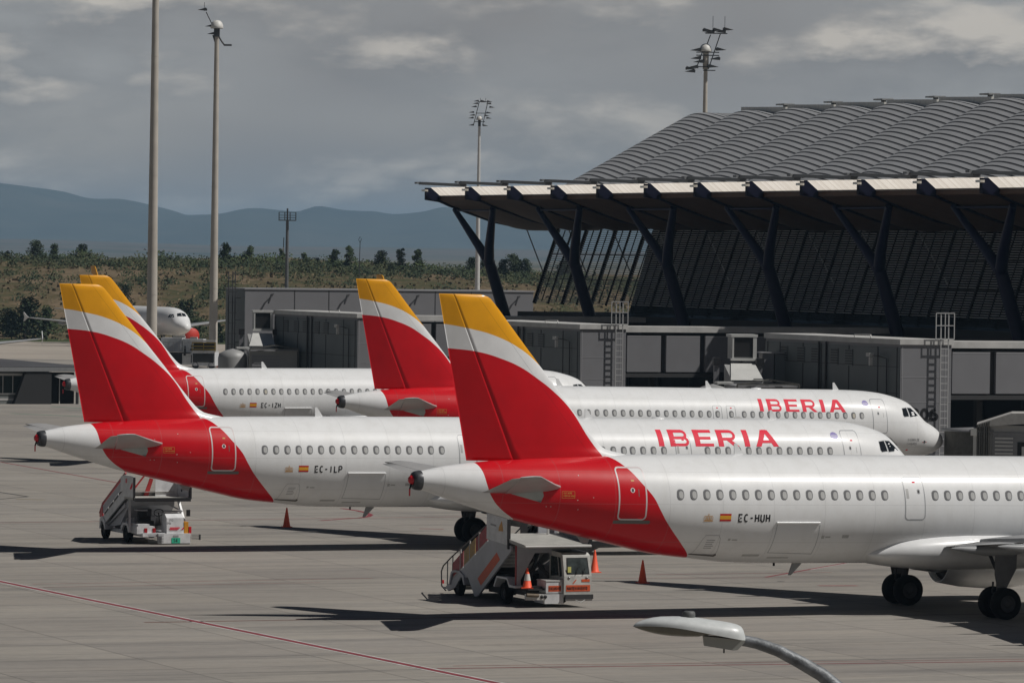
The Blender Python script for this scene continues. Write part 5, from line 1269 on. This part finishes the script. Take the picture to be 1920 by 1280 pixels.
# ------------------------------------------------------------------ stair trucks
m_sign = mat('sign_orange', (.62, .10, .03), .55, noise=.08)
m_sideg = mat('stair_side', (.40, .41, .44), .45, noise=.12, nscale=1.2)
m_pic1 = mat('panel_print_red', (.33, .05, .06), .55, noise=.35, nscale=2.5); m_pic2 = mat('panel_print_ochre', (.34, .22, .08), .55, noise=.35, nscale=3)
def wheel(par, x, y, r_=.40, w=.26):
    for me, nm in ((TYRE, 'tyre'), (RIM, 'rim')):
        o = inst(nm, me, par, (x, y, r_)); o.scale = (r_/.6, w/.42, r_/.6)
def stair_truck_a():
    p = gs(1000.5, 1131.5); ang = math.atan2(DV.y, DV.x)
    r = thing('stair_truck', 'white passenger stair truck with enclosed cab, red lettering and printed railings under the nearest tail', 'stair truck', (p.x, p.y, 0), ang, 'passenger stair trucks')
    P = lambda n, q, par=None: q.build(n, par or r)
    # side stringers with the low skirt
    s = MB(); s.prism([(.75, 2.28), (-.45, 2.38), (-1.35, 2.42), (-5.85, .28), (-5.6, .12), (-4.9, .30), (-4.3, .75), (-3.55, .80), (-2.85, .10), (-2.55, .12), (.8, 2.1)], 'y', -1.30, -1.22, m_sideg); P('side_panel', s)
    s = MB(); s.prism([(.75, 2.28), (-1.35, 2.42), (-5.85, .28), (-5.6, .12), (-4.3, .6), (-.2, 2.0)], 'y', 1.22, 1.30, m_sideg); P('side_panel', s)
    q = MB(); flat_pts = [(-2.55, .82), (-.65, 1.95), (-.30, 1.70), (-2.20, .56)]
    q.prism([(a, b) for a, b in flat_pts], 'y', -1.306, -1.301, m_sign); P('red_label', q)
    # steps
    q = MB(); n = 14
    for k in range(n): x = -5.55+k*.32; z = .30+k*.152; q.bx((x, -1.2, z), (x+.32, 1.2, z+.03), m_alu); q.bx((x, -1.2, z-.13), (x+.02, 1.2, z), m_steel)
    P('steps', q)
    q = MB(); q.bar((-5.6, -1.0, .22), (-.9, -1.0, 2.2), .12, .25, m_seamd); q.bar((-5.6, 1.0, .22), (-.9, 1.0, 2.2), .12, .25, m_seamd); P('stair_beams', q)
    # balustrades with printed panels
    for y in (-1.27, 1.27):
        q = MB(); top = [(-6.25, .95), (-5.4, 1.42), (-1.55, 3.02)]
        q.tube([(-6.35, y, .28), (-6.40, y, .85), (-6.2, y, 1.08), (-5.4, y, 1.46), (-1.6, y, 3.02)], .03, m_mull, 6); q.tube([(-6.35, y, .28), (-5.9, y, .12)], .03, m_mull, 6)
        for x in (-5.75, -5.2): q.tube([(x, y, .3+(x+5.8)*.47), (x, y, 1.29+(x+5.75)*.42)], .025, m_mull, 6)
        for x in (-4.4, -3.45, -2.5): q.tube([(x, y, .9+(x+4.6)*.48), (x, y, 1.87+(x+4.4)*.42)], .035, m_cop, 6)
        for k in range(9): x = -5.3+k*.45; q.box((x, y+.02, .62+(x+5.3)*.475), (.10, .05, .06), m_cop)
        b = q.build('handrail', r)
        for k, mm in enumerate((m_pic1, m_pic2, m_pic1)):
            x0 = -5.25+k*1.22; x1 = x0+1.14; f = lambda x: .60+(x+5.25)*.475
            q = MB(); q.prism([(x0, f(x0)+.06), (x1, f(x1)+.06), (x1, f(x1)+.66), (x0, f(x0)+.62)], 'y', y-.012, y+.012, mm); q.build('printed_panel', b)
            q = MB(); q.prism([(x0, f(x0)-.0), (x1, f(x1)+.0), (x1, f(x1)+.05), (x0, f(x0)+.05)], 'y', y-.016, y+.016, m_cop); q.build('trim', b)
    # top side plates
    q = MB(); q.prism([(-1.6, 2.42), (.52, 2.30), (.52, 3.30), (-1.6, 3.42)], 'y', -1.34, -1.28, m_vwhite); P('top_plate', q)
    q = MB(); q.prism([(-1.55, 3.42), (.5, 3.30), (.5, 3.36), (-1.55, 3.48)], 'y', -1.36, -1.26, m_cop); q.bx((.5, -1.36, 2.15), (.62, -1.26, 3.3), m_ink); P('top_plate_trim', q)
    q = MB(); q.prism([(-.35, 2.95), (-.08, 3.2), (.05, 2.9), (.05, 2.8), (-.4, 2.8)], 'y', -1.349, -1.342, m_gold); q.prism([(-1.2, 2.98), (-.65, 2.95), (-.65, 3.02), (-1.2, 3.05)], 'y', -1.349, -1.342, m_inkg); P('top_plate_mark', q)
    # platform, fenced on the far side
    q = MB(); q.prism([(-.9, 2.52), (2.15, 2.28), (2.15, 2.40), (-.9, 2.66)], 'y', -1.32, 1.45, m_plat); P('platform', q)
    q = MB(); q.tube([(2.17, -1.3, 2.33), (2.17, 1.45, 2.33)], .05, m_cop, 8); P('platform_nose', q)
    q = MB(); q.prism([(-.9, 2.55), (2.1, 2.32), (2.1, 2.6), (-.9, 3.35)], 'y', 1.42, 1.46, m_panel); q.tube([(-.9, 1.44, 3.4), (-.2, 1.44, 3.3), (2.1, 1.44, 2.68)], .03, m_mull, 6); q.bx((2.0, 1.36, 2.3), (2.14, 1.50, 2.75), m_ink)
    q.bx((-1.1, .6, 2.6), (-1.02, 1.4, 3.4), m_sideg); q.bx((-.95, -.2, 2.6), (-.9, .1, 3.35), m_black); q.tube([(-1.3, .1, 2.6), (-.6, .55, 3.4)], .03, m_mull, 6); q.tube([(-1.5, -.2, 2.6), (-.9, .3, 3.35)], .03, m_mull, 6); q.bx((-.55, .75, 2.6), (-.48, .83, 3.35), m_cop); P('far_balustrade', q)
    # chassis
    q = MB(); q.bx((-5.6, -.95, .42), (1.5, .95, .62), m_seamd); q.bx((-3.6, -.9, .5), (-.2, .9, 1.15), m_black); q.bx((-2.0, -1.05, .35), (-.9, .9, .8), m_slab); P('chassis', q)
    # portal frame behind the deck
    q = MB(); pr = [(-1.15, .75), (-1.15, 2.42), (1.1, 2.42), (1.1, .9), (.72, .9), (.72, 1.45), (.18, 2.02), (-.42, 2.02), (-1.0, 1.0), (-.98, .75)]
    q.prism([(y, z) for y, z in pr], 'x', .95, 1.05, m_sideg); q.bx((.9, -1.18, .7), (1.0, -1.10, 2.3), m_red2); P('portal_frame', q)
    q = MB(); q.bar((.9, -.6, .9), (-.6, .6, 2.3), .12, .16, m_mull); q.bar((.7, .5, .9), (-.6, -.3, 2.3), .10, .14, m_mull); q.bx((-.3, .3, .8), (.4, 1.0, 1.5), m_panel); P('lift_linkage', q)
    # cab
    q = MB(); q.prism([(.85, .55), (.85, 2.12), (1.9, 2.08), (2.12, 1.98), (2.30, 1.20), (2.30, .40), (1.9, .40)], 'y', .28, 1.42, m_cabw); cab = P('cab', q)
    q = MB(); q.add([(2.147, .42, 1.90), (2.147, 1.30, 1.90), (2.288, 1.34, 1.26), (2.288, .38, 1.26)], [(0, 1, 2, 3)], m_ink); q.add([(2.160, .47, 1.86), (2.160, 1.25, 1.86), (2.292, 1.29, 1.30), (2.292, .43, 1.30)], [(0, 1, 2, 3)], m_wind); q.build('windscreen', cab)
    q = MB(); q.prism([(1.0, 1.15), (1.0, 1.92), (1.62, 1.90), (1.78, 1.2)], 'y', .268, .276, m_wind); q.prism([(1.70, 1.92), (1.92, 1.88), (2.1, 1.2), (1.88, 1.15)], 'y', .268, .276, m_wind); q.build('side_window', cab)
    q = MB(); q.add([(.83, .26, 2.13), (.83, 1.44, 2.13), (1.92, 1.44, 2.09), (1.92, .26, 2.09)], [(0, 1, 2, 3)], m_seamd); q.build('cab_roof', cab)
    q = MB(); q.bx((2.302, .36, .62), (2.312, 1.36, .86), m_sign); q.bx((2.302, 1.0, .98), (2.310, 1.34, 1.08), m_sign); q.prism([(.62, .92), (.74, 1.06), (.80, 1.06), (.68, .92)], 'x', 2.302, 2.309, m_sign); q.build('sign_plate', cab)
    q = MB(); flat_text(q, 'MANTENIMIENTO', (2.312, .40, .67), (0, 1, 0), (0, 0, 1), .13, .022, m_ink, .56, .30); q.build('lettering', cab)
    q = MB(); q.bx((2.30, .42, 1.34), (2.308, .56, 1.56), m_yel2); q.build('pass_sticker', cab); q = MB(); q.tube([(2.32, .75, 1.24), (2.31, .85, 1.55)], .012, m_ink, 5); q.tube([(2.32, 1.05, 1.24), (2.31, 1.12, 1.5)], .012, m_ink, 5); q.lathe([(.001, .03), (.05, .02), (.05, 0)], m_steel, 10, 'x', (2.30, .48, 1.14)); q.lathe([(.001, .03), (.05, .02), (.05, 0)], m_steel, 10, 'x', (2.30, 1.22, 1.14)); q.build('wiper', cab)
    q = MB(); q.bx((2.28, .30, .33), (2.40, 1.46, .50), m_seamd); q.bx((2.30, .34, .26), (2.36, 1.44, .33), m_cop); q.tube([(2.42, .7, .3), (2.47, .9, .2), (2.42, 1.1, .3)], .015, m_cop, 6); q.build('bumper', cab)
    # low deck and boxes in front
    q = MB(); q.bx((1.3, -.42, .55), (2.18, .26, 1.0), m_vwhite); q.bx((1.28, -.44, 1.0), (2.2, .27, 1.05), m_cop); P('battery_box', q)
    q = MB(); q.bx((2.184, -.32, .62), (2.19, .20, .84), m_sign); flat_text(q, 'EXCLUSIVO', (2.19, -.29, .67), (0, 1, 0), (0, 0, 1), .12, .02, m_ink, .50, .30); P('sign_plate', q)
    q = MB(); q.bx((1.2, -.48, .15), (2.2, .3, .52), m_vwhite); P('step_box', q)
    q = MB(); q.bx((1.0, -1.12, .66), (2.1, -.44, .72), m_slab); q.bx((1.4, -.9, .72), (2.0, -.5, .80), m_ink); P('deck', q)
    q = MB(); q.bx((2.05, -1.25, .30), (2.2, -.46, .52), m_cop); q.tube([(2.24, -1.25, .5), (2.24, -.75, .47)], .07, m_rust, 8)
    P('front_beam', q)
    for y in (-.70, -.55): q = MB(); q.lathe([(.001, 0.02), (.06, .02), (.07, 0)], m_ink, 14, 'x', (2.205, y+.1, .42)); P('tail_lamp', q)
    # wheel arches
    q = MB(); q.prism([(-.75, .62), (-.5, .98), (.45, .98), (.7, .7), (1.3, .7), (1.3, .78), (.75, .8), (.5, 1.06), (-.55, 1.06), (-.85, .65)], 'y', -1.34, -.95, m_vwhite); P('wheel_arch', q)
    q = MB(); q.prism([(-5.4, .4), (-5.2, .92), (-4.9, 1.0), (-4.3, 1.0), (-3.9, .85), (-3.75, .5), (-3.85, .48), (-4.05, .8), (-4.4, .92), (-4.9, .92), (-5.12, .82), (-5.3, .4)], 'y', -1.36, -.95, m_sideg); P('wheel_arch', q)
    wheel(r, 0, -1.15, .42, .30); wheel(r, 0, 1.15, .42, .30); wheel(r, -4.75, -1.15, .37, .26); wheel(r, -4.75, 1.15, .37, .26)
    q = MB(); q.bx((-6.35, -1.2, .16), (-6.28, 1.2, .24), m_mull); q.box((-6.2, -1.28, .45), (.1, .06, .14), m_red); P('rear_bar', q)
    return r
m_red2 = mat('pipe_red', (.32, .02, .02), .5); m_plat = mat('platform_white', (.40, .39, .36), .5, noise=.15, nscale=1.5); m_cabw = mat('cab_white', (.52, .52, .49), .4, noise=.22, nscale=2.5)
m_wind = mat('windscreen_glass', (.045, .055, .055), .12, noise=.5, nscale=3); m_yel2 = mat('sticker_yellow', (.62, .60, .18), .6); m_rust = mat('rusty_tube', (.12, .09, .06), .7, noise=.3)
ta = stair_truck_a()
pc = ta.matrix_basis @ Vector((1.75, -1.02, .72))
r = thing('traffic_cone', 'orange traffic cone with white band standing on the front deck of the stair truck', 'traffic cone', (pc.x, pc.y, .725), 0); cone_parts(r, True, .78)

def stair_truck_b():
    p = gs(283, 1016.5); ang = math.atan2(DV.y, DV.x)
    r = thing('stair_truck', 'open white passenger stair truck without cab under the left aircraft tail', 'stair truck', (p.x, p.y, 0), ang, 'passenger stair trucks')
    P = lambda n, q, par=None: q.build(n, par or r)
    for y in (-1.27, 1.20):
        q = MB(); q.prism([(-3.5, .95), (-3.2, .62), (-.05, 2.05), (-.05, 2.42), (-.35, 2.45)], 'y', y, y+.07, m_vwhite); P('side_panel', q)
        q = MB(); q.prism([(-3.45, 1.08), (-.2, 2.62), (-.2, 3.0), (-3.4, 1.5)], 'y', y, y+.05, m_sideg); b = P('balustrade', q)
        q = MB(); q.bar((-3.75, y, 1.15), (-3.4, y+.02, 1.6), .07, .07, m_red2); q.bar((-3.4, y+.02, 1.6), (-.05, y+.02, 3.2), .08, .08, m_red2); q.build('handrail', b)
        q = MB(); q.prism([(-3.75, .98), (-3.3, .98), (-3.3, 1.45), (-3.45, 1.55), (-3.75, 1.15)], 'y', y-.02, y+.04, m_red); q.build('end_guard', b)
        q = MB()
        for k in range(4): x = -3.05+k*.72; q.bar((x, y-.01, 1.16+(x+3.05)*.475), (x+.55, y-.01, 1.42+(x+3.05)*.475), .02, .09, m_ink)
        q.build('slots', b)
    q = MB()
    for k in range(11): x = -3.35+k*.3; z = .85+k*.145; q.bx((x, -1.18, z), (x+.3, 1.18, z+.03), m_alu); q.bx((x, -1.18, z-.13), (x+.02, 1.18, z), m_steel)
    P('steps', q)
    q = MB(); q.prism([(-3.1, .55), (0, 2.0), (0, 1.7), (-1.2, .75)], 'y', -1.1, 1.1, m_sideg); q.prism([(-3.2, .5), (-2.9, .6), (-.3, 1.8), (-.3, 1.6)], 'y', -1.2, -1.1, m_sideg); P('stair_underside', q)
    q = MB(); q.bx((-.1, -1.32, 2.12), (1.25, -1.26, 3.1), m_vwhite); q.prism([(-.1, 3.1), (-.1, 2.4), (-.6, 2.3), (-.6, 3.0)], 'y', -1.32, -1.26, m_vwhite); P('top_plate', q)
    q = MB(); q.bx((1.25, -1.33, 2.0), (1.33, -1.24, 3.05), m_ink); P('edge_buffer', q)
    q = MB(); q.prism([(.75, 2.5), (1.12, 2.82), (1.15, 2.62), (.95, 2.48)], 'y', -1.328, -1.322, m_brand); q.bx((.15, -1.328, 2.75), (.22, -1.322, 2.95), m_brand); q.bx((.28, -1.328, 2.75), (.35, -1.322, 2.95), m_brand); P('emblem', q)
    q = MB(); q.bx((-.1, -1.3, 2.02), (1.45, 1.32, 2.12), m_plat); P('platform', q)
    q = MB(); q.bx((1.45, -1.32, 1.95), (1.56, 1.36, 2.12), m_ink); q.bx((1.40, 1.33, 2.05), (1.5, 1.42, 3.0), m_ink); P('front_buffer', q)
    q = MB(); q.bx((-.1, 1.28, 2.12), (1.4, 1.34, 3.0), m_sideg); q.bx((-.15, .2, 2.12), (-.1, 1.3, 3.0), m_vwhite); q.box((.5, 1.27, 2.4), (.12, .03, .12), m_ink); P('far_balustrade', q)
    q = MB(); q.bar((-.12, -1.1, 2.1), (-.12, -.3, 3.1), .05, .07, m_red2); q.prism([(-.35, 2.12), (-.12, 2.12), (.12, 2.9), (-.05, 2.95)], 'x', -.2, -.16, m_red2); P('far_rail', q)
    q = MB()
    for y in (-1.2, 1.18): q.bar((.3, y*.98, 2.05), (1.15 if y > 0 else .9, y*1.12, .55), .10, .10, m_vwhite)
    q.bar((.6, .2, 2.0), (.85, 1.2, 1.45), .07, .07, m_sideg); q.bar((.2, -.9, 1.5), (.8, 1.2, 1.45), .07, .07, m_sideg); P('support_frame', q)
    # tractor body
    q = MB(); q.bx((-3.6, -.95, .35), (1.6, .95, .52), m_vwhite); q.bx((-2.6, -.9, .5), (-.4, .9, .75), m_seamd); P('chassis', q)
    q = MB(); q.prism([(-.6, .5), (-.55, .75), (-.3, .92), (.35, .92), (.6, .75), (.62, .5), (.5, .5), (.3, .8), (-.2, .8), (-.45, .5)], 'y', -1.30, -.9, m_vwhite); P('wheel_arch', q); q = MB(); q.prism([(-3.75, .45), (-3.7, .9), (-3.4, 1.05), (-3.0, .9), (-2.8, .45), (-2.95, .45), (-3.2, .8), (-3.5, .8), (-3.62, .45)], 'y', -1.30, -.9, m_vwhite); P('wheel_arch', q)
    q = MB(); q.bx((.7, -1.2, .48), (1.5, -.35, .82), m_vwhite); q.bx((.65, -1.15, .82), (1.5, -.6, .92), m_vwhite); P('left_wing_box', q)
    for y in (-.75, -.35): q = MB(); q.bx((1.505, y-.10, .54), (1.53, y+.04, .74), m_brand2); P('tail_lamp', q)
    q = MB(); q.prism([(.9, .5), (.9, 1.42), (1.35, 1.38), (1.62, 1.2), (1.66, .5)], 'y', .18, 1.0, m_vwhite); P('console', q)
    q = MB(); flat_text(q, 'PR', (1.665, .30, 1.02), (0, 1, 0), (0, 0, 1), .14, .025, m_inkg, .8, .3, .03); q.bx((1.672, .32, .66), (1.676, .72, .70), m_brand); q.bx((1.672, .32, .73), (1.676, .80, .78), m_brand); q.prism([(.86, .66), (.98, .78), (1.0, .70)], 'x', 1.67, 1.675, m_brand); P('console_marks', q)
    q = MB(); q.bx((1.2, 1.02, .5), (1.66, 1.22, 1.02), m_yel3); q.bx((1.55, 1.24, .5), (1.68, 1.36, .8), m_red); P('side_marker', q)
    q = MB(); q.bx((1.55, -.25, .05), (1.75, 1.3, .5), m_vwhite); q.bx((1.1, .6, .0), (1.7, 1.28, .12), m_dark); P('front_plate', q)
    q = MB()
    for k in range(6): q.bar((1.78, -.75, .10+k*.07), (1.80, -.02, .10+k*.07), .02, .02, m_mull)
    for k in range(4): q.bar((1.78, 1.34, .22+k*.07), (1.80, 1.75, .22+k*.07), .02, .02, m_mull)
    q.bx((1.74, 1.7, .2), (1.84, 1.76, .45), m_mull); P('bumper_springs', q)
    q = MB(); q.bx((1.755, .38, .06), (1.765, .80, .30), m_tag); flat_text(q, '14', (1.765, .46, .09), (0, 1, 0), (0, 0, 1), .18, .03, m_ink, .8, .2); q.bx((1.755, .45, .33), (1.76, .72, .42), m_inkg); P('number_tag', q)
    q = MB(); q.bx((-.2, -.6, .75), (.35, .0, 1.0), m_ink); q.bx((-.25, -.6, 1.0), (-.1, .0, 1.5), m_ink); q.bx((-.9, -.6, .6), (-.6, .4, 1.15), m_sideg); P('seat', q)
    q = MB(); n = 20; pts = [(1.0+.05*math.sin(a*2*math.pi/n), .0+.22*math.cos(a*2*math.pi/n), 1.42+.16*math.sin(a*2*math.pi/n)) for a in range(n+1)]; q.tube(pts, .022, m_ink, 6, False); q.tube([(1.0, 0, 1.42), (1.05, .05, .8)], .03, m_ink, 6); q.tube([(1.0, -.2, 1.42), (1.0, .2, 1.42)], .015, m_ink, 5); P('steering_wheel', q)
    for y, z in ((-.45, 1.45), (1.42, 1.40)): q = MB(); q.bx((1.0, y-.09, z-.16), (1.06, y+.09, z+.14), m_ink); P('mirror', q)
    q = MB(); q.bx((-2.2, -.6, .5), (-1.5, -.2, 1.1), m_vwhite); q.bx((-1.3, -.95, .55), (-.75, -.3, 1.2), m_vwhite); P('engine_cover', q)
    wheel(r, 0, -1.12, .40, .28); wheel(r, .9, .95, .3, .24); wheel(r, -3.3, -1.12, .38, .26); wheel(r, -3.3, 1.12, .38, .26)
m_brand2 = mat('lamp_red', (.35, .015, .02), .4)
m_yel3 = mat('marker_amber', (.62, .27, .02), .5); m_tag = mat('tag_teal', (.03, .42, .26), .5)
stair_truck_b()

# ------------------------------------------------------------------ distant traffic on the far side
def far_truck():
    p = gs(343, 688); r = thing('loader_truck', 'white high loader truck with railings, behind the second tail beneath the distant nose', 'truck', (p.x, p.y, 0), R(-8))
    P = lambda n, q: q.build(n, r); s_ = 1.0
    q = MB(); q.bx((-2.6, 0, 1.7), (-.2, 2.2, 3.3), m_vwhite); q.prism([(-2.4, 1.75), (-.3, 3.1), (-.3, 1.75)], 'y', -.03, -.005, m_sideg); P('left_body', q)
    q = MB(); q.bx((-2.3, -.6, 1.55), (.9, .1, 1.68), m_slab)
    for x in (-2.2, -1.6, -1.0, -.4, .2, .8): q.bar((x, -.6, 1.6), (x, -.6, 2.8), .05, .05, m_steel)
    for z in (2.2, 2.8): q.bar((-2.2, -.6, z), (.8, -.6, z), .05, .05, m_steel)
    P('railing', q)
    q = MB(); q.bx((-.1, 0, .3), (2.3, 2.2, 3.2), m_vwhite); q.bx((.05, -.03, 1.3), (.3, -.005, 2.4), m_ink); q.bx((.9, -.03, 2.3), (1.5, -.005, 2.5), m_ink); q.bx((.8, -.03, 1.9), (1.4, -.005, 2.1), m_ink); q.bx((.9, -.03, .5), (1.3, -.005, 1.4), m_ink); P('cab', q)
    q = MB(); q.bx((-2.6, .3, .3), (-.2, 1.9, 1.5), m_black); P('undercarriage', q)
    q = MB(); q.bx((-1.2, -.1, 3.32), (.2, .3, 3.5), m_cop); q.bx((.8, -.1, 3.22), (1.6, .3, 3.42), m_cop); P('roof_beacons', q)
    for x in (-1.9, 1.5): wheel(r, x, .2, .45, .3)
    p = gs(378, 690); r = thing('service_bus', 'dark windowed vehicle with yellow railed top, left of the dome-topped mast', 'bus', (p.x, p.y-2, 0), R(-5)); P = lambda n, q: q.build(n, r)
    q = MB(); q.bx((-1.0, 0, .3), (1.6, 3, 1.85), m_vwhite); P('body', q)
    q = MB(); q.bx((-.9, -.03, .7), (1.5, -.005, 1.7), m_glass); P('windscreen', q)
    q = MB()
    for z in (2.15, 2.5, 2.9): q.bar((-1, .1, z), (1.6, .1, z), .08, .12, m_yel4)
    for x in (-1, .3, 1.6): q.bar((x, .1, 1.85), (x, .1, 2.95), .08, .08, m_yel4)
    P('yellow_rails', q)
    q = MB(); q.bx((-1.2, -.2, 3.0), (1.7, .3, 3.2), m_cop); q.bx((-1.0, -.06, 1.86), (1.6, 3.05, 1.96), m_cop); P('beam', q)
    q = MB(); q.bx((-.95, .8, 1.97), (1.55, 1.0, 2.95), m_black); P('load', q)
    for x in (-.6, 1.2): wheel(r, x, .15, .4, .3)
m_yel4 = mat('rail_yellow', (.30, .21, .02), .6)
far_truck()
def far_liner(px, Zn, hd, label):
    G = 19.86; L = 37.57; a = R(hd); n = at(px, 600, Zn)
    tail = Vector((n.x-L*math.cos(a), Zn-L*math.sin(a), 0)); r = airliner('airliner', label, L, (tail.x+G*math.cos(a), tail.y+G*math.sin(a), -1.2), a, 0, 'distant airliners on the far taxiway', detail=False, emblem=False)
    return r
fl = far_liner(351, 719, -62.4, 'distant white airliner seen nose-on between the two thick poles')
fl3 = far_liner(966, 567, -62.4, 'distant airliner of which only a yellow fin tip shows above the third tail')
m_orange2 = mat('cover_red', (.48, .03, .015), .6)
for s_ in (1, -1):
    q = MB(); q.lathe([(.001, 2.40), (1.05, 2.38), (1.13, 2.25), (1.13, 2.1)], m_orange2, 28, 'x', (4.4, -s_*5.75, 1.72)); q.build('engine_cover', fl)
p = at(80, 627, 500); a = R(-82); G = 19.86
fl2 = airliner('airliner', 'white airliner of which only a wing tip with fence shows at the left edge', 37.57, (p.x, p.y, 0), a, 0, 'distant airliners on the far taxiway', tail='plain', detail=False, emblem=False)
# wing tip (x=-2.3, y=+17 local) must land at p
fl2.location = (p.x-(-2.3*math.cos(a)-17*math.sin(a)), p.y-(-2.3*math.sin(a)+17*math.cos(a)), 0)
